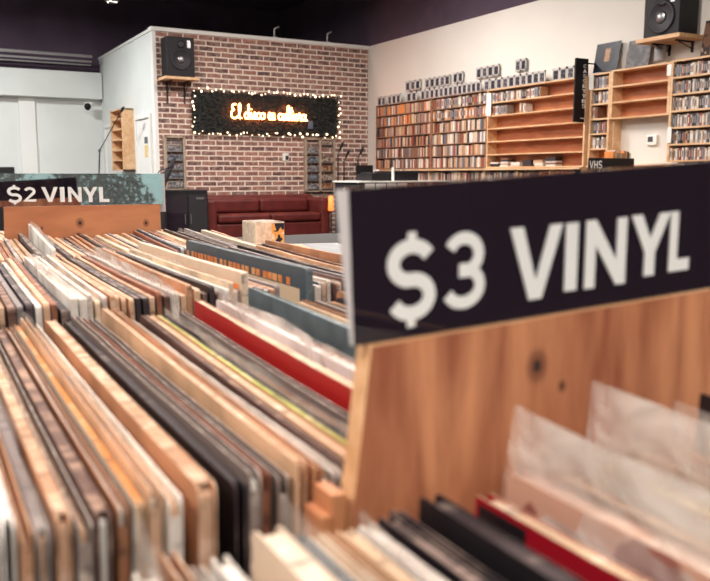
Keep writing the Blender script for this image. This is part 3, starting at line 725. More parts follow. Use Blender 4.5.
# low dark table beyond the bin with a box on it
zt = .925
tx0, tx1, ty0, ty1 = .56, 1.6, 1.35, 2.16
t = empty('side_table', ((tx0+tx1)/2, (ty0+ty1)/2, 0), 'low dark table right behind the record bin, holding the white box', 'table')
MB().box((tx0, ty0, zt-.03), (tx1, ty1, zt-.001), bev=.002).build('tabletop', M['black_matte'], t)
for x in (tx0+.02, tx1-.06):
    for y in (ty0+.02, ty1-.06): MB().box((x, y, 0), (x+.04, y+.04, zt-.031)).build('leg', M['black_matte'], t)
c = at(306, 252, Z=zt+.012)
t = empty('record_sleeve', (c.x, c.y, zt), 'grey record sleeve with orange patch lying flat under the box', 'record')
rt = Matrix.Translation((c.x-.02, c.y+.06, zt)) @ Matrix.Rotation(math.radians(-14), 4, 'Z')
MB().box((-.16, -.16, .0), (.155, .155, .012), bev=.0008, rot=rt).build('sleeve', flat('grey_card_sleeve', (186, 178, 172), .6, var=.1), t)
MB().box((-.03, -.15, .0122), (.06, .13, .0126), rot=rt).build('orange_print', pr_orange, t)
MB().box((.065, -.15, .0122), (.145, .14, .0126), rot=rt).build('slate_print', flat('slate_print', (120, 128, 134), .5, var=.3, scale=30), t)
zb = zt+.0135; c = at(277, 243, Z=zb)
t = empty('cardboard_box', (c.x, c.y, zb), 'small white printed box on a flat sleeve before the red sofa', 'box')
rt = Matrix.Translation((c.x-.02, c.y+.02, zb)) @ Matrix.Rotation(math.radians(-3), 4, 'Z')
boxm = flat('cream_printed_card', (232, 214, 190), .6, col2=(212, 190, 166), scale=90)
artm = artmat('box_end_art', [(40, 42, 56), (228, 170, 96), (226, 216, 200)], 60); topm = artmat('box_top_art', [(60, 62, 74), (220, 206, 188)], 50)
MB().box((-.042, -.045, 0), (.030, .05, .052), bev=.001, rot=rt).build('carton', boxm, t)
MB().box((-.040, -.043, .0522), (.028, .048, .0528), rot=rt).build('printed_lid', topm, t)
MB().box((-.0426, -.040, .003), (-.0421, .046, .049), rot=rt).build('printed_side', boxm, t)
MB().box((-.002, -.0457, .003), (.029, -.0452, .049), rot=rt).build('printed_end', artm, t)

# ================================================================== BRICK WALL AND WHAT HANGS ON IT
def speaker(cx, cy, z0, w, d, h, facing, label, shelf_label, drop=.36):
    """facing '-Y' or '-X': the side the cones look to"""
    def R(p):                                           # local: x right, y depth (front at 0), z up
        x, y, z = p
        return Vector((cx+x, cy+y, z0+z)) if facing == '-Y' else Vector((cx+y, cy-x, z0+z))
    def bx(mb, a, b, bev=0):
        A, B = R(a), R(b); mb.box(tuple(min(A[i], B[i]) for i in range(3)), tuple(max(A[i], B[i]) for i in range(3)), bev=bev); return mb
    t = empty('speaker', (cx, cy, z0), label, 'speaker', 'black wall speakers')
    bx(MB(), (-w/2, 0, .001), (w/2, d, h), .008).build('cabinet', M['black'], t)
    ax = 'Y' if facing == '-Y' else 'X'
    r = w*.33; c = R((0, 0, h*.44))
    MB().lathe([(r*1.12, -.001), (r*1.12, -.012), (r, -.014), (r*.92, -.006), (r*.45, -.004), (r*.42, -.003)], c, ax, 28).build('woofer', M['darkgrey'], t)
    wo = MB().lathe([(r*.44, -.006), (r*.36, -.016), (r*.18, -.024), (r*.05, -.027)], c, ax, 20).build('dust_cap', M['metal'], t)
    c = R((w*.02, 0, h*.82))
    MB().lathe([(w*.14, -.001), (w*.14, -.009), (w*.06, -.012), (w*.05, -.009)], c, ax, 20).build('tweeter', M['darkgrey'], t)
    bx(MB(), (w*.24, -.004, h*.74), (w*.36, -.0005, h*.92)).build('badge', M['metal'], t)
    bx(MB(), (w*.22, -.003, h*.10), (w*.32, -.0005, h*.16)).build('port', M['black_matte'], t)
    s = empty('speaker_shelf', (cx, cy, z0-.04), shelf_label, 'shelf', 'speaker shelves')
    dd = (BY-cy-.002) if facing == '-Y' else (WX-cx-.002)
    bx(MB(), (-w*.62, -.05, -.042), (w*.62, dd, -.001), .004).build('plank', M['shelf'] if facing == '-Y' else M['shelf'], s)
    for x in (-w*.32, w*.32):
        bx(bx(MB(), (x-.012, dd-.012, -drop), (x+.012, dd, -.043)), (x-.012, .06, -.055), (x+.012, dd, -.043)).tube([R((x, .1, -.056)), R((x, dd-.01, -drop*.75))], .006, 6).build('bracket', M['darkgrey'], s)
a = at(167.5, 76, Y=BY-.3); b_ = at(194, 38, Y=BY-.3)
speaker((a.x+b_.x)/2, BY-.3, a.z, b_.x-a.x, .28, b_.z-a.z, '-Y', 'black speaker high on the left end of the brick wall', 'wooden shelf with two brackets under the brick wall speaker')

# leaf panel with neon and string lights
py = BY-.09
p0 = at(193, 132.5, Y=py); p1 = at(338, 99, Y=py); zt_ = at(193, 90, Y=py).z; zb_ = p0.z
x0, x1 = p0.x, p1.x
t = empty('foliage_panel', ((x0+x1)/2, BY, zb_), 'long dark artificial foliage panel behind the neon words', 'wall panel')
MB().box((x0+.02, py+.02, zb_+.02), (x1-.02, BY-.002, zt_-.02)).build('backing', M['black_matte'], t)
f = MB(); rnd = random.Random(11)
for k in range(3800):
    c = Vector((rnd.uniform(x0, x1), py+rnd.uniform(-.025, .02), rnd.uniform(zb_, zt_)))
    u = Vector((rnd.gauss(0, 1), rnd.gauss(0, .5), rnd.gauss(0, 1))).normalized(); v = u.cross(Vector((rnd.gauss(0, .4), 1, rnd.gauss(0, .4)))).normalized()
    s = rnd.uniform(.018, .034); f.quad([c-u*s, c-v*s*.45, c+u*s, c+v*s*.45])
tag(f.build('leaves', M['hedge'], t), kind='stuff')
o = MB().box((at(308, 130, Y=py-.03).x, py-.05, at(308, 129, Y=py).z), (at(312.5, 130, Y=py-.03).x, py-.035, at(310, 121, Y=py).z), bev=.004).build('power_supply', flat('grey_box', (92, 100, 120), .5), t)
t = empty('string_lights', ((x0+x1)/2, py-.04, zb_), 'warm string lights draped around the edge of the foliage panel', 'string lights')
pts = []
n1, n2 = 34, 8
for k in range(n1): pts.append((x0+(x1-x0)*k/n1, zt_+.01))
for k in range(n2): pts.append((x1, zt_-(zt_-zb_)*k/n2))
for k in range(n1): pts.append((x1-(x1-x0)*k/n1, zb_))
for k in range(n2): pts.append((x0, zb_+(zt_-zb_)*k/n2))
pts = [Vector((a+rnd.uniform(-.03, .03), py-.045+rnd.uniform(-.01, .01), b_+rnd.uniform(-.035, .025))) for a, b_ in pts]
MB().tube(pts+[pts[0]], .0025, 5).build('cord', M['black_matte'], t)
bm = bmesh.new(); bmesh.ops.create_icosphere(bm, subdivisions=2, radius=.0125); me = bpy.data.meshes.new('bulb'); bm.to_mesh(me); bm.free(); me.materials.append(M['bulb'])
for p in me.polygons: p.use_smooth = True
for p in pts:
    o = bpy.data.objects.new('bulb', me); C.objects.link(o); o.parent = t; o.location = p-t.location+Vector((0, -.012, 0)); s = rnd.choice((.7, 1, 1, 1.35)); o.scale = (s, s, s*1.1)
# neon handwriting: centre lines of joined-up letters, x height 1
def arc(cx, cy, rx, ry, a0, a1, n=10): return [(cx+rx*math.cos(math.radians(a0+(a1-a0)*k/n)), cy+ry*math.sin(math.radians(a0+(a1-a0)*k/n))) for k in range(n+1)]
G = {
 'E': ([arc(.62, 1.65, .42, .42, 50, 270, 10)+arc(.6, .62, .62, .62, 95, 330, 12)], 1.35),
 'l': ([[(0, .1), (.3, .9), (.42, 1.9), (.28, 2.1), (.16, 1.8), (.2, .4), (.38, .02), (.6, .15)]], .62),
 'd': ([arc(.42, .45, .38, .42, 50, 400, 12)+[(.86, 2.1)], [(.86, 2.1), (.78, .4), (.92, .02), (1.12, .15)]], 1.12),
 'i': ([[(0, .15), (.22, .95), (.2, .25), (.36, .02), (.55, .15)], [(.24, 1.35), (.27, 1.45)]], .55),
 's': ([[(0, .15), (.4, 1.0), (.5, .45), (.4, .05), (.12, .1), (.4, .02), (.72, .15)]], .72),
 'c': ([arc(.42, .47, .36, .44, 50, 320, 10)+[(.82, .2)]], .82),
 'o': ([arc(.42, .47, .38, .44, 60, 420, 12)+[(.7, .82), (.95, .75)]], .9),
 'e': ([[(0, .3), (.4, .55), (.6, .8), (.45, .98), (.2, .8), (.14, .4), (.32, .04), (.6, .06), (.78, .2)]], .78),
 'u': ([[(0, .2), (.2, .95), (.17, .3), (.35, .03), (.58, .2), (.72, .95), (.7, .25), (.86, .03), (1.02, .15)]], 1.02),
 't': ([[(0, .15), (.3, 1.2), (.34, 1.9), (.26, .4), (.42, .02), (.62, .15)], [(.0, 1.25), (.66, 1.35)]], .62),
 'r': ([[(0, .15), (.2, .9), (.28, 1.08), (.4, .9), (.62, .9), (.58, .3), (.7, .03), (.86, .15)]], .86),
 'a': ([arc(.42, .47, .38, .44, 50, 400, 12)+[(.8, .9), (.76, .3), (.9, .03), (1.1, .15)]], 1.08),
 ' ': ([], .6)}
def spl(pts, n=4):
    out = []; m = len(pts)
    for i in range(m-1):
        p0 = Vector(pts[max(i-1, 0)]); p1_ = Vector(pts[i]); p2 = Vector(pts[i+1]); p3 = Vector(pts[min(i+2, m-1)])
        for k in range(n):
            s = k/n
            out.append(.5*((2*p1_)+(-p0+p2)*s+(2*p0-5*p1_+4*p2-p3)*s*s+(-p0+3*p1_-3*p2+p3)*s**3))
    out.append(Vector(pts[-1])); return out
txt = 'El disco es cultura'
tot = sum(G[c][1] for c in txt)
nx0, nx1 = at(231.5, 112, Y=py-.06).x, at(307, 116, Y=py-.06).x; nz = at(240, 118.5, Y=py-.06).z
sc = (nx1-nx0)/tot; zs = .105
t = empty('neon_sign', ((nx0+nx1)/2, py-.05, nz), 'glowing orange handwritten neon words El disco es cultura on foliage panel', 'neon sign')
x = nx0
for c in txt:
    strokes, adv = G[c]
    if strokes:
        mb = MB()
        for st in strokes:
            mb.tube([(x+p[0]*sc, py-.055, nz+p[1]*zs) for p in spl(st, 3)], .0105, 7)
        mb.build('letter', M['neon'], t)
    x += adv*sc
mb = MB()
for k in range(6): xx = nx0+(nx1-nx0)*(k+.5)/6; mb.tube([(xx, py-.05, nz+.04), (xx, py+.03, nz+.04)], .004, 5)
mb.build('standoff', M['black'], t)

# magazine racks on the brick
covers = [artmat('magazine_print_%d' % k, cs, 22) for k, cs in enumerate(([(150,146,144),(88,84,90),(206,200,192)], [(176,160,146),(110,84,74),(214,206,196)], [(120,128,136),(70,66,74),(196,190,184)], [(166,140,110),(120,70,52),(212,196,176)]))]
def rack(xa, xb, zb, zt, cols, label):
    t = empty('magazine_rack', ((xa+xb)/2, BY-.05, zb), label, 'rack', 'magazine racks on the brick wall')
    f = MB(); y0 = BY-.07
    for k in range(cols+1):
        x = xa+(xb-xa)*k/cols; f.box((x-.018, y0, zb), (x+.018, BY-.002, zt))
    f.box((xa, y0, zt-.03), (xb, BY-.002, zt)); f.box((xa, y0, zb), (xb, BY-.002, zb+.02)); f.build('frame', flat('weathered_grey_wood', (176, 156, 138), .7, var=.2, scale=15), t)
    n = 6; h = (zt-zb)/n
    for k in range(n):
        for c in range(cols):
            a = xa+(xb-xa)*c/cols+.02; b_ = xa+(xb-xa)*(c+1)/cols-.02
            MB().box((a, y0+.004, zb+h*k+.03), (b_, y0+.01, zb+h*k+.05)).build('rail', M['metal'], t)
            if (k+c) % 6 != 5:
                m_ = MB().box((a+.006, y0+.022, zb+h*k+.035), (b_-.006, y0+.034, zb+h*k+h*.93)).build('magazine', covers[(k*2+c*3) % 4])
                tag(m_, 'printed magazine on shelf %s of the %s' % (['at the foot', 'just above the foot', 'below the middle', 'above the middle', 'next to the top', 'at the top'][k], label.split(' on ')[0]+(', left column' if cols == 2 and c == 0 else ', right column' if cols == 2 else '')), 'magazine', 'magazines in the wall racks')
    return t
a = at(167, 190, Y=BY-.07); b_ = at(184, 136, Y=BY-.07)
rack(a.x, b_.x, a.z, b_.z, 1, 'narrow magazine rack on the brick left of the sofa')
a = at(306.5, 192, Y=BY-.07); b_ = at(334.5, 138.5, Y=BY-.07)
rack(a.x, b_.x, a.z, b_.z, 2, 'two-column magazine rack on the brick above right sofa end')
c = at(286, 157, Y=BY-.02)
t = empty('outlet_plate', (c.x, BY, c.z-.05), 'small white switch plate in the middle of the brick wall', 'switch plate')
MB().box((c.x-.055, BY-.014, c.z-.06), (c.x+.055, BY-.001, c.z+.06), bev=.003).build('plate', M['white'], t)
MB().box((c.x-.005, BY-.02, c.z-.045), (c.x+.045, BY-.0145, c.z+.02)).build('switch', M['darkgrey'], t)

# red sofa
ysf = 11.02
a = at(207, 232, Y=ysf); b_ = at(331, 194, Y=ysf)
sx0, sx1 = a.x, b_.x; zs_ = at(270, 195, Y=ysf+.45).z
t = empty('sofa', ((sx0+sx1)/2, ysf+.4, 0), 'long red leather sofa standing against the brick wall', 'sofa')
MB().box((sx0+.16, ysf+.02, .12), (sx1-.16, ysf+.8, .40), bev=.03).build('base', M['leather'], t)
MB().box((sx0+.02, ysf+.55, .16), (sx1-.02, ysf+.84, zs_), bev=.05).build('backrest', M['leather'], t)
for (q, r_) in ((sx0, sx0+.17), (sx1-.17, sx1)):
    MB().box((q, ysf, .12), (r_, ysf+.78, zs_-.04), bev=.045).build('armrest', M['leather'], t)
m_ = (sx0+sx1)/2
for (q, r_) in ((sx0+.18, m_-.004), (m_+.004, sx1-.18)):
    MB().box((q, ysf-.01, .405), (r_, ysf+.56, .53), bev=.035).build('seat_cushion', M['leather'], t)
    MB().box((q, ysf+.42, .535), (r_, ysf+.58, zs_-.05), bev=.04).build('back_cushion', M['leather'], t)
for x in (sx0+.08, sx1-.08):
    for y in (ysf+.07, ysf+.72): MB().lathe([(.016, 0), (.022, .12)], (x, y, 0), 'Z', 10).build('leg', M['metal'], t)
# tall black cabinet left of the sofa
yc = 10.9
a = at(163, 230, Y=yc); b_ = at(207.5, 190, Y=yc)
t = empty('stereo_cabinet', ((a.x+b_.x)/2, yc+.25, 0), 'black glass-fronted stereo cabinet left of the red sofa', 'cabinet')
MB().box((a.x, yc, .04), (b_.x, yc+.5, b_.z), bev=.006).build('body', M['black'], t)
m_ = a.x+(b_.x-a.x)*.55
for q, r_, nm in ((a.x+.02, m_-.01, 'glass_door'), (m_+.01, b_.x-.02, 'door')):
    d = MB().box((q, yc-.014, .08), (r_, yc-.001, b_.z-.06)).build(nm, M['acrylic'] if nm == 'glass_door' else M['black_matte'], t)
    MB().box((r_-.04 if nm == 'glass_door' else q+.02, yc-.026, .42), (r_-.028 if nm == 'glass_door' else q+.032, yc-.0145, .56)).build('handle', M['metal'], d)
MB().box((m_+.12, yc-.02, b_.z-.13), (b_.x-.06, yc-.0145, b_.z-.10)).build('badge', M['metal'], t)
for x in (a.x+.05, b_.x-.05):
    for y in (yc+.05, yc+.45): MB().box((x-.02, y-.02, 0), (x+.02, y+.02, .039)).build('foot', M['black_matte'], t)
# boom microphone stands
def mic_stand(base, top, tip, label, r=.011, angled=True):
    t = empty('microphone_stand', (base[0], base[1], 0), label, 'stand', 'microphone stands')
    f = MB()
    for k in range(3):
        a = 2*PI*k/3+.4; f.tube([(base[0], base[1], .12), (base[0]+.26*math.cos(a), base[1]+.26*math.sin(a), .008)], .009, 6)
    f.build('tripod', M['black'], t)
    MB().tube([(base[0], base[1], .02), tuple(top)], r, 8).build('pole', M['black'], t)
    if tip is not None:
        MB().tube([tuple(top), tuple(tip)], r*.75, 6).build('boom', M['black'], t)
        d = (Vector(tip)-Vector(top)).normalized()
        MB().tube([Vector(tip), Vector(tip)+d*.02, Vector(tip)+d*.11, Vector(tip)+d*.15], [.01, .016, .024, .012], 10).build('microphone', M['darkgrey'], t)
    MB().lathe([(.02, -.025), (.026, 0), (.02, .025)], tuple(top), 'Z', 10).build('clutch', M['metal'], t)
Y_ = 11.3
for k, (px, pt, pl) in enumerate(((338, 150, None), (344, 158, None), (358, 155, None))):
    b_ = at(px, pt, Y=Y_+.1*k)
    mic_stand((b_.x, b_.y), (b_.x, b_.y, b_.z-.06), (b_.x+.01, b_.y-.04, b_.z), ['black microphone stand, leftmost of three right of the sofa', 'black microphone stand, middle of three right of the sofa', 'black microphone stand, rightmost of three right of sofa'][k])
b_ = at(160, 187, Y=10.75); c = at(175, 158, Y=10.75)
# instrument in a black gig bag leaning above the cabinet
t = empty('guitar_bag', ((b_.x), 10.7, 0), 'slim black gig bag leaning in front of the narrow magazine rack', 'bag')
MB().tube([(b_.x-.16, 10.72, .02), (b_.x-.10, 10.73, .45), (b_.x-.03, 10.74, .8), (b_.x, 10.75, .92), ((b_.x+c.x)/2, 10.75, (b_.z+c.z)/2), (c.x, 10.75, c.z)], [.16, .17, .10, .06, .045, .02], 12).build('bag_body', M['black_matte'], t)
MB().tube([(b_.x-.02, 10.68, .9), (b_.x-.10, 10.66, 1.02), (b_.x-.02, 10.69, 1.15), (c.x-.03, 10.72, c.z-.1)], .008, 6).build('strap', M['darkgrey'], t)
# amber lamp on a little speaker beside the sofa
c = at(331, 203, Y=10.9)
t = empty('table_lamp', (c.x, 10.9, 0), 'small amber glowing lamp on black stand at right end of the sofa', 'lamp')
MB().lathe([(.10, 0), (.10, .02), (.014, .03), (.012, c.z-.12)], (c.x, 10.9, 0), 'Z', 14).build('stand', M['black'], t)
MB().lathe([(.03, -.12), (.045, -.11), (.04, .10), (.02, .11)], (c.x, 10.9, c.z), 'Z', 14).build('shade', M['amber'], t)

# pine shelf and cable on the white side wall, security camera
ya, yb = 13.2, 13.95
t = empty('wall_shelf_unit', (BXL, (ya+yb)/2, 1.15), 'pale pine open shelf unit on the white partition beside the door', 'shelf')
zt_, zb_ = 2.16, 1.17; xf = BXL-.20
mb = MB(); mb.box((xf, ya, zb_), (BXL-.002, ya+.02, zt_)); mb.box((xf, yb-.02, zb_), (BXL-.002, yb, zt_)); mb.box((xf, ya, zt_-.02), (BXL-.002, yb, zt_)); mb.box((xf, ya, zb_), (BXL-.002, yb, zb_+.02)); mb.build('carcass', M['shelf'], t)
MB().box((BXL-.012, ya+.02, zb_+.02), (BXL-.003, yb-.02, zt_-.02)).build('back_panel', M['shelf_back'], t)
for k in range(1, 6): z = zb_+(zt_-zb_)*k/6; MB().box((xf+.004, ya+.02, z-.008), (BXL-.013, yb-.02, z+.008)).build('shelf_board', M['shelf'], t)
b_ = at(121, 112, X=BXL-.35); c = at(107, 178, X=BXL-.35)
mic_stand((BXL-.55, c.y, 0), (BXL-.45, c.y, 1.5), (b_.x, b_.y, b_.z), 'tall black boom stand leaning before the white partition shelf')
c = at(88, 107, Y=FY-.3)
t = empty('security_camera', (c.x, FY-.25, c.z), 'small dark security camera under the band of the far wall', 'camera')
MB().box((c.x-.05, FY-.25, c.z+.05), (c.x+.10, FY-.225, c.z+.09)).build('mount', M['white'], t)
MB().lathe([(.02, .07), (.05, .05), (.062, 0), (.04, -.04), (.012, -.055)], (c.x, FY-.27, c.z), 'Z', 16).build('dome', M['black'], t)
# black cabinet top seen at the far left
a = at(-40, 176, Y=14.6); b_ = at(14.5, 167, Y=14.6)
t = empty('equipment_case', ((a.x+b_.x)/2, 14.8, 0), 'black equipment case standing against the far white wall', 'case')
MB().box((a.x, 14.6, .0), (b_.x, 15.1, b_.z), bev=.01).build('case_body', M['black'], t)
MB().box((a.x+.1, 14.585, b_.z-.12), (a.x+.3, 14.599, b_.z-.09)).build('handle', M['metal'], t)
# spot lamps under the ceiling
for k, (px, py_) in enumerate(((112, 3), (275, 31), (328, 38))):
    if k == 0:
        c = at(px, py_, Y=9.0)
        t = empty('spotlight', (c.x, c.y, c.z), 'round black ceiling spotlight glowing above the white partition', 'light')
        MB().lathe([(.03, 0), (.07, .02), (.075, .14), (.03, .18)], (c.x, c.y, c.z), 'Z', 16).build('housing', M['darkgrey'], t)
        MB().tube([(c.x, c.y, c.z+.17), (c.x, c.y, CZ)], .01, 6).build('stem', M['black'], t)
        MB().lathe([(.05, -.004), (.05, .004)], (c.x, c.y, c.z+.012), 'Z', 16).build('bulb', M['lamp'], t)
    else:
        c = at(px, py_, Y=BY+.02)
        t = empty('wall_bracket', (c.x, BY+.05, BZ+.055), ['', 'thin pale conduit stub on top of brick wall, middle', 'thin pale conduit stub on top of brick wall, near corner'][k], 'conduit', 'conduit stubs on the brick wall')
        MB().tube([(c.x, BY+.05, BZ+.056), (c.x, BY+.05, BZ+.2), (c.x+.08, BY+.05, BZ+.24)], .014, 7).build('conduit', M['pipe'], t)
        MB().box((c.x-.04, BY+.01, BZ+.0555), (c.x+.04, BY+.09, BZ+.075)).build('flange', M['pipe'], t)

# ================================================================== SHELVES ALONG THE RIGHT WALL
SX = 6.90                                  # front plane
def Yx(px, py=120): return at(px, py, X=SX).y
CASES = [flat('case_'+n, c, .5, var=.15, scale=30) for n, c in (('cream', (206,184,160)), ('grey', (150,140,136)), ('white', (222,214,206)), ('black', (52,44,46)), ('brown', (128,92,74)), ('tan', (186,142,106)), ('red', (150,62,50)), ('blue', (92,104,122)), ('orange', (222,134,66)))]
CW = ['cream', 'grey', 'white', 'black', 'brown', 'tan', 'red', 'blue', 'orange']
def case_mesh(w, h, d, ci):
    mb = MB(); mb.box((0, 0, 0), (d, w, h), 0); return mb
mesh_cache = {}
def put_case(x, y, z, w, h, d, ci, label, group, lean=0, cat='media case'):
    key = (round(w, 3), round(h, 3), ci)
    if key not in mesh_cache:
        mb = MB(); mb.box((0, 0, 0), (d, w, h)); mb.box((-.0008, w*.2, h*.25), (-.0002, w*.8, h*.8), 1)
        bmesh.ops.recalc_face_normals(mb.bm, faces=mb.bm.faces[:]); me = bpy.data.meshes.new('media_case'); mb.bm.to_mesh(me); mb.bm.free()
        me.materials.append(CASES[ci]); me.materials.append(CASES[(ci*5+2) % 8]); mesh_cache[key] = me
    o = bpy.data.objects.new('media_case', mesh_cache[key]); C.objects.link(o); o.location = (x, y, z); o.rotation_euler = (lean, 0, 0)
    return tag(o, label, cat, group)
def unit(name, ya, yb, zs, label, wd=M['shelf'], side=.022, back=True, depth=.165, board=.018):
    """zs: heights of all boards from the top down; ya far, yb near"""
    t = empty(name, (SX+depth/2, (ya+yb)/2, zs[-1]), label, 'shelf', 'media shelves on the long wall')
    xb = WX-.002
    for k, y in enumerate((ya, yb+side)): MB().box((SX, y-side, zs[-1]-board), (xb, y, zs[0])).build('side_panel', wd, t)
    for k, z in enumerate(zs): MB().box((SX+.002, yb+side, z-board), (xb, ya-side, z)).build('shelf_board', wd, t)
    if back: MB().box((xb-.012, yb+side, zs[-1]), (xb-.001, ya-side, zs[0]-board)).build('back_panel', M['shelf_back'], t)
    return t
rc = random.Random(5)
POSW = ['top', 'second', 'third', 'fourth', 'fifth', 'sixth', 'lowest']
def fill(ya, yb, z, uname, shelf, wts, fr=(0, 1), wr=(.02, .034), h=.145, stuff=None):
    """cases from the far end ya towards yb; fr = part of the length filled"""
    L_ = ya-yb; y = ya-.026-L_*fr[0]; end = ya-L_*fr[1]+.026
    while y-.036 > end:
        w_ = round(rc.choice((wr[0], (wr[0]+wr[1])/2, wr[1])), 3); ci = rc.choices(range(9), wts)[0]; hh = rc.choice((h, h*.96, h*.9))
        if stuff is not None: stuff.box((SX+.012+rc.uniform(0, .01), y-w_, z+.0005), (SX+.13, y, z+hh), ci)
        else: put_case(SX+.012+rc.uniform(0, .012), y-w_, z+.0005, w_, round(hh, 3), .12, ci, '%s media case upright on the %s shelf of %s' % (CW[ci], POSW[shelf], uname), 'media cases on '+uname, lean=0)
        y -= w_+.0015
zt = 2.215
dark_shelf = wood('brown_stained_shelf', (150, 108, 82), (112, 78, 60), 10, (1, .15, 1))
# unit 1 (two bays), rows of cases
zz1 = [zt-.168*k for k in range(7)]
y_a, y_m, y_b = Yx(376), Yx(431), Yx(487)
unit('media_shelf', y_a, y_m+.002, zz1, 'far bay of the packed media shelves, next to the brick corner', board=.012, wd=dark_shelf)
unit('media_shelf', y_m, y_b+.002, zz1, 'near bay of the packed media shelves, left of the empty shelves', board=.012, wd=dark_shelf)
rest = MB()
for k in range(1, 7):
    wts = [4, 5, 2, 3, 6, 6, 3, 2, 9 if k == 1 else 3 if k == 2 else 0]
    fill(y_a, y_m, zz1[k], 'the far bay', k-1, wts, wr=(.026, .038), h=.142, stuff=rest)
    wts = [5, 6, 4, 3, 5, 5, 1, 2, 1 if k == 1 else 5 if k == 2 else 0]
    fill(y_m, y_b, zz1[k], 'the near packed bay', k-1, wts, wr=(.03, .042), h=.142, fr=(0, 1), stuff=rest if k > 2 else None)
# unit 2 (mostly empty)
y_c = Yx(585)
unit('media_shelf', y_b, y_c, zz1, 'wide mostly empty pine shelf unit with orange wooden back', board=.016)
fill(y_b, y_c, zz1[1], 'the mostly empty unit', 0, [5, 5, 6, 3, 2, 3, 0, 2, 0], fr=(0, .60), h=.12)
fill(y_b, y_c, zz1[2], 'the mostly empty unit', 1, [5, 5, 6, 3, 2, 3, 0, 2, 0], fr=(0, .24), h=.12)
fill(y_b, y_c, zz1[2], 'the mostly empty unit', 1, [4, 4, 8, 3, 2, 3, 0, 2, 0], fr=(.34, .44), h=.12)
# flat stacks on its lowest board
y = y_b-.06; g = 0
stack_words = ['nearest the packed bay', 'second from the packed bay', 'third from the packed bay', 'fourth from the packed bay', 'fifth from the packed bay', 'sixth from the packed bay']
for s_ in range(6):
    z = zz1[6]+.0008; ln = rc.uniform(.15, .19)
    for k in range(rc.choice((3, 4, 5))):
        th = rc.uniform(.015, .024); ci = rc.choice((0, 2, 3, 4, 5, 2)) if s_ != 3 else 3
        o = MB().box((SX+.02+rc.uniform(0, .01), y-ln, z), (SX+.14, y-rc.uniform(0, .02), z+th), bev=.001).build('media_case', CASES[ci])
        tag(o, '%s media case lying in the flat stack %s' % (CW[ci], stack_words[s_]), 'media case', 'stacked cases on the lowest empty board')
        z += th+.0006
    y -= ln+.04
# ledge and row of sleeves beneath units 1 and 2
zl = zz1[6]-.02
t = empty('low_cabinet', (SX, (y_a+y_c)/2, 0), 'long low cabinet with a packed open shelf under the media shelves', 'cabinet')
MB().box((SX-.06, y_c, zl-.022), (WX-.002, y_a+.05, zl-.001)).build('worktop', M['shelf'], t)
MB().box((SX-.04, y_c+.01, 0), (WX-.002, y_a+.04, .95)).build('body', M['black_matte'], t)
for px in (376, 404, 431, 459, 487, 520, 553, 585):
    y = Yx(px); MB().box((SX-.02, y, .951), (WX-.003, y+.02, zl-.023)).build('divider', M['shelf'], t)
cuts = [Yx(q) for q in (376, 404, 431, 459, 487, 520, 553, 585)]
for i in range(7):
    y = cuts[i]-.004
    while y-.04 > cuts[i+1]+.022:
        w_ = rc.uniform(.02, .036); rest.box((SX+.0+rc.uniform(0, .02), y-w_, .952), (SX+.15, y, zl-.023-rc.uniform(.012, .05)), rc.choices(range(8), [5, 4, 3, 3, 5, 4, 1, 2])[0]); y -= w_+.002
o = rest.build('media_cases', CASES); tag(o, 'packed media cases in the far bay and the open shelf below', 'media cases', 'media cases beyond the near ones', 'stuff')
# unit 3 (narrow), 4 (three open boards), 5 (packed, nearest)
zz3 = [zt+.01-.165*k for k in range(7)]
y_d, y_e = Yx(589), Yx(609)
unit('media_shelf', y_d, y_e, zz3, 'narrow tall shelf unit between the vertical sign and thermostat wall', side=.026)
for k, fr in ((1, (0, 1)), (2, (0, 1)), (3, (0, .55)), (4, (.1, 1)), (5, (.1, .9))):
    fill(y_d, y_e, zz3[k], 'the narrow unit', k-1, [3, 4, 6, 4, 3, 3, 1, 2, 0], fr=fr, wr=(.014, .022), h=.125)
y_f = Yx(668.5)
unit('media_shelf', y_e-.002, y_f+.002, [zt+.02-.17*k for k in range(4)], 'empty three-tier pine shelf above the thermostat', side=.03)
MB  # noqa
o = MB().box((SX+.05, y_e-.03, zz3[-1]-.02), (WX-.002, y_e-.002, zt-.51)).build('shelf_post', M['shelf']); tag(o, 'pale pine post between the narrow unit and the bare wall', 'post')
y_g = Yx(735)
unit('media_shelf', y_f, y_g, [zt+.03-.166*k for k in range(7)], 'fully packed media shelf unit at the right edge of the picture', side=.026)
for k in range(1, 7): fill(y_f, y_g, zt+.03-.166*k, 'the packed right unit', k-1, [4, 6, 7, 6, 2, 2, 1, 2, 0], wr=(.016, .024), h=.125)
# white price cards on unit ends
for k, (px, ty, by) in enumerate(((488.5, 93, 116), (591, 74, 90), (669, 64, 76), (669, 127, 143))):
    a = at(px-2.5, by, X=SX-.01); b_ = at(px+2.5, ty, X=SX-.01)
    o = MB().box((SX-.008, b_.y, a.z), (SX-.001, a.y, b_.z)).build('label_card', M['white'])
    tag(o, ['white card on the post between packed and mostly empty shelves', 'white card at the top of the narrow shelf unit', 'upper white card on the packed right shelf unit', 'lower white card on the packed right shelf unit'][k], 'card', 'white cards on shelf posts')
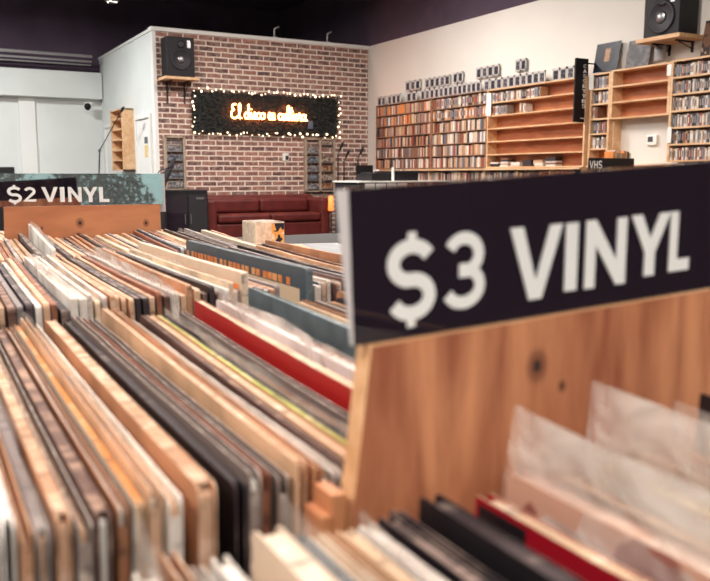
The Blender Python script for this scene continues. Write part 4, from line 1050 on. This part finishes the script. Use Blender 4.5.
# ledge below narrow unit, thermostat
t = empty('wall_ledge', (SX, (y_d+y_g)/2, 1.1), 'pale ledge running below the thermostat and right shelves', 'ledge')
MB().box((SX-.02, y_g, 1.185), (WX-.002, y_d, 1.205)).build('board', M['shelf'], t)
MB().box((SX+.1, y_g, 1.10), (WX-.002, y_d, 1.184)).build('apron', M['white'], t)
c = at(652, 140, X=WX-.02)
t = empty('thermostat', (WX, c.y, c.z-.06), 'white thermostat with grey screen on the bare wall', 'thermostat')
MB().box((WX-.032, c.y-.065, c.z-.055), (WX-.001, c.y+.065, c.z+.055), bev=.006).build('case', M['white'], t)
MB().box((WX-.0345, c.y-.02, c.z-.02), (WX-.0325, c.y+.045, c.z+.035)).build('screen', flat('lcd_grey', (74, 78, 80), .3), t)
# vertical CASSETTES sign: board square to the wall
ysg = 6.83
a = at(574, 120, Y=ysg); b_ = at(588, 60, Y=ysg)
a = Vector((at(575, 90, Y=ysg).x, ysg, at(576, 122, Y=ysg).z)); b_ = Vector((at(587.5, 90, Y=ysg).x, ysg, at(580, 58, Y=ysg).z))
t = empty('vertical_sign', (b_.x, ysg, a.z), 'tall narrow black CASSETTES sign beside the mostly empty shelves', 'sign')
MB().box((a.x, ysg, a.z), (b_.x, ysg+.02, b_.z), bev=.002).build('panel', M['black'], t)
wl = (b_.x-a.x)*.30; n = 9; hz = (b_.z-a.z)*.70
for k, ch in enumerate('CASSETTES'):
    z = b_.z-.05-hz*(k+1)/n
    place_text(ch, 'letter', M['sign_white'], (a.x+(b_.x-a.x)*.58, ysg-.0008, z), (1, 0, 0), (0, 0, 1), wl, hz/n*.72, .0006, t, offset=.03)
place_text('-', 'mark', M['sign_white'], (a.x+(b_.x-a.x)*.5, ysg-.0008, a.z+.04), (1, 0, 0), (0, 0, 1), wl, .008, .0006, t)
o = MB().tube([(b_.x-.002, ysg+.01, b_.z-.05), (WX-.001, ysg+.01, b_.z-.05)], .008, 6).build('bracket', M['black'], t)
# VHS crate
yv = 5.9
a = at(587.5, 176, Y=yv); b_ = at(633.5, 158.5, Y=yv)
t = empty('media_crate', ((a.x+b_.x)/2, yv, .0), 'black floor crate of tapes carrying the white VHS sign', 'crate')
MB().box((a.x, yv, 0), (b_.x, yv+.36, a.z-.02), bev=.004).build('crate_body', M['black_matte'], t)
s_ = MB().box((a.x, yv-.012, a.z-.05), (b_.x, yv-.001, b_.z), bev=.001).build('sign_panel', M['black'], t)
p = at(589.5, 168.5, Y=yv-.013); q = at(602.5, 161, Y=yv-.013)
place_text('VHS', 'lettering', M['sign_white'], (p.x, yv-.0128, p.z), (1, 0, 0), (0, 0, 1), q.x-p.x, q.z-p.z, .0006, t, offset=.035)
x = at(608, 155, Y=yv+.1).x; xe = at(629, 155, Y=yv+.1).x-.01; k = 0
while x < xe and k < 10:
    w_ = rc.uniform(.022, .03); ci = rc.choice((5, 3, 0, 4, 8)); zt2 = at(615, 151+rc.uniform(-1, 3), Y=yv+.1).z
    o = MB().box((x, yv+.03, a.z-.0195), (x+w_*.9, yv+.15, zt2), bev=.001).build('video_tape', CASES[ci])
    tag(o, '%s video tape, %s from the left behind the VHS sign' % (CW[ci], ['first', 'second', 'third', 'fourth', 'fifth', 'sixth', 'seventh', 'eighth', 'ninth', 'tenth', 'eleventh', 'twelfth', 'thirteenth', 'fourteenth', 'fifteenth'][k]), 'video tape', 'video tapes behind the VHS sign'); x += w_; k += 1
# cassette display cases along the top of units 1 and 2
clear = flat('clear_case_plastic', (206, 200, 196), .25); pics = [artmat('cassette_inlay_%d' % k, cs, 30) for k, cs in enumerate(([(40,40,48),(88,86,94),(150,148,150)], [(60,58,66),(120,116,120),(44,42,50)], [(34,34,42),(70,72,84),(120,116,118)]))]
def display_case(y, z, w_, h_, k, label, on_wall):
    x = WX-.035 if on_wall else SX+.05
    t = empty('cassette_case', (x, y, z), label, 'cassette', 'cassette cases displayed above the shelves')
    xf = x-.012
    mb = MB(); mb.box((xf, y-w_/2, z), (xf+.016, y-w_/2+w_*.13, z+h_)); mb.box((xf, y+w_/2-w_*.13, z), (xf+.016, y+w_/2, z+h_)); mb.box((xf, y-w_/2, z), (xf+.016, y+w_/2, z+h_*.08)); mb.box((xf, y-w_/2, z+h_*.82), (xf+.016, y+w_/2, z+h_)); mb.build('clear_shell', clear, t)
    MB().box((xf+.005, y-w_/2+w_*.12, z+h_*.08), (xf+.014, y+w_/2-w_*.12, z+h_*.82)).build('inlay_card', pics[k % 3], t)
    if on_wall: MB().box((xf+.006, y-w_*.45, z-.006), (WX-.001, y+w_*.45, z-.001)).build('rest', clear, t)
runs = [('lower', 378, 386, 2), ('lower', 388, 401, 3), ('lower', 407, 417, 2), ('lower', 421, 481, 13), ('lower', 484, 545, 10), ('lower', 552, 574, 3), ('upper', 405.5, 420.5, 3), ('upper', 425, 450, 5), ('upper', 453, 463, 2), ('upper', 476, 499, 4), ('upper', 515, 526, 2)]
grpw = ['at the far corner end', 'just after the corner end', 'above the orange cases', 'along the packed near bay', 'along the mostly empty unit', 'just left of the vertical sign', 'far group', 'five-case group', 'pair after the five-case group', 'four-case group', 'lone pair near the unit middle']
for gi, (lv, a, b_, n) in enumerate(runs):
    for k in range(n):
        px = a+(b_-a)*(k+.5)/n
        if lv == 'lower': y = at(px, 95, X=SX+.05).y; w_ = abs(at(a, 95, X=SX+.05).y-at(b_, 95, X=SX+.05).y)/n*.92; z = zt+.001
        else: y = at(px, 80, X=WX-.04).y; w_ = abs(at(a, 80, X=WX-.04).y-at(b_, 80, X=WX-.04).y)/n*.92; z = {6: 2.40, 7: 2.39, 8: 2.40, 9: 2.41, 10: 2.42}[gi]
        display_case(y, z, w_, .145, gi+k, 'clear cassette case, %s, %s in the %s row' % (grpw[gi], ORD[k+1] if k else 'first', lv), lv == 'upper')
# a few cases lying on the far bay
for k, px in enumerate((406, 411, 437, 447, 457)):
    y = Yx(px, 100)
# sleeves displayed on top of the shelf units
def stand_lp(px, py, w_px, h_px, mt, label, extra=None):
    X_ = WX-.10
    a = at(px, py, X=X_); b_ = at(px+w_px, py, X=X_); zt2 = at(px+w_px/2, py-h_px, X=X_).z
    t = empty('record_sleeve', (X_, (a.y+b_.y)/2, zt+.025), label, 'record', 'records displayed above the shelves')
    h_ = zt2-(zt+.025)
    rot = Matrix.Translation((X_, (a.y+b_.y)/2, zt+.026)) @ Matrix.Rotation(math.radians(10), 4, 'Y')
    w_ = abs(a.y-b_.y)
    MB().box((-.004, -w_/2, 0), (.0, w_/2, h_), bev=.001, rot=rot).build('sleeve', mt, t)
    if extra: MB().box((-.005, -w_*.12, h_*.35), (-.0042, w_*.1, h_*.8), rot=rot).build('picture', extra, t)
stand_lp(593, 70, 24, 28, artmat('navy_cover', [(16, 20, 32), (28, 34, 52), (10, 12, 20)], 10), 'dark navy record sleeve with small tan figure above narrow unit', flat('tan_print', (168, 122, 84), .5, var=.4, scale=40))
stand_lp(625, 68, 23, 29, artmat('grey_cover', [(34, 30, 36), (84, 76, 80), (20, 18, 24)], 12), 'dark grey mottled record sleeve above the empty three-tier shelf')
stand_lp(700, 56, 26, 38, artmat('brown_cover', [(120, 88, 72), (60, 46, 46), (176, 150, 130)], 9), 'brown patterned record sleeve above the packed right unit')
c = at(658, 60, X=WX-.12)
t = empty('paper_roll', (c.x, c.y, zt+.05), 'pale grey upright tube between record sleeve and speaker shelf', 'tube')
MB().lathe([(.055, 0), (.06, .01), (.06, .17), (.05, .18)], (WX-.09, c.y, zt+.052), 'Z', 18).build('tube_body', flat('pale_grey_metal', (168, 166, 168), .35, var=.1), t)
# speaker high on the right wall
X_ = WX-.32
a = at(639, 36, X=X_); b_ = at(683, 36, X=X_)
yc = (a.y+b_.y)/2; w_ = abs(a.y-b_.y)
a2 = at(668, 35, X=X_)
speaker(X_, yc, a2.z, w_*.80, .28, .42, '-X', 'black speaker high above the packed shelves on the long wall', 'thick pine shelf carrying the speaker on the long wall', drop=.15)
# counter with turntable gear before the brick corner
yk = 8.6
a = at(359, 186, Y=yk); b_ = at(432, 181, Y=yk)
t = empty('counter', ((a.x+b_.x)/2, yk+.3, 0), 'dark counter with a pale top edge behind the big sign', 'counter')
zc = at(390, 181, Y=yk).z
MB().box((a.x, yk, zc-.02), (b_.x+.3, yk+.7, zc), bev=.003).build('countertop', M['white'], t)
MB().box((a.x+.03, yk+.03, 0), (b_.x+.27, yk+.68, zc-.021)).build('body', M['black_matte'], t)
for k in range(4): xx = a.x+.10+k*.16; MB().box((xx, yk+.018, zc-.16), (xx+.14, yk+.029, zc-.03)).build('pale_panel', M['trim'], t)
def on_counter(pa, pb, ptop, y, name, label, cat):
    A = at(pa, 178, Y=y).x; B = at(pb, 178, Y=y).x; z = at((pa+pb)/2, ptop, Y=y).z
    t = empty(name, ((A+B)/2, y, zc), label, cat); return t, A, B, z
t, A, B, z = on_counter(366, 383, 165, yk+.25, 'record_player', 'black record player with open lid on the dark counter', 'record player')
MB().box((A, yk+.1, zc+.001), (B, yk+.5, zc+.09), bev=.005).build('plinth', M['black'], t)
MB().lathe([(.13, .0), (.13, .014)], ((A+B)/2-.02, yk+.3, zc+.092), 'Z', 24).build('platter', M['darkgrey'], t)
MB().box((A, yk+.5, zc+.07), (B, yk+.512, z), bev=.002).build('lid', M['black'], t)
MB().tube([(B-.04, yk+.42, zc+.13), (B-.06, yk+.25, zc+.13)], .008, 6).build('tonearm', M['white'], t)
t, A, B, z = on_counter(387, 412, 168, yk+.25, 'mixer', 'low black mixer on the dark counter beside the record player', 'mixer')
MB().box((A, yk+.1, zc+.001), (B, yk+.5, zc+.12), bev=.012).build('mixer_body', M['black'], t)
for k in range(6): MB().lathe([(.012, 0), (.010, .02)], (A+.05+k*(B-A-.1)/5, yk+.2, zc+.121), 'Z', 10).build('knob', M['metal'], t)
c = at(387.5, 175, Y=yk+.2)
o = MB().box((c.x-.008, yk+.05, zc+.001), (c.x+.008, yk+.09, zc+.17)).build('card_holder', M['white']); tag(o, 'thin upright white card holder between record player and mixer', 'card holder')

# ------------------------------------------------------------------ colour management
vs = bpy.context.scene.view_settings
bpy.context.scene.display_settings.display_device = 'sRGB'
vs.view_transform = 'Standard'; vs.look = 'None'; vs.exposure = EXPO; vs.gamma = 1; vs.use_curve_mapping = False
cy = bpy.context.scene.cycles
cy.use_denoising = True; cy.max_bounces = 8; cy.transparent_max_bounces = 16; cy.sample_clamp_indirect = 4; cy.caustics_reflective = False; cy.caustics_refractive = False
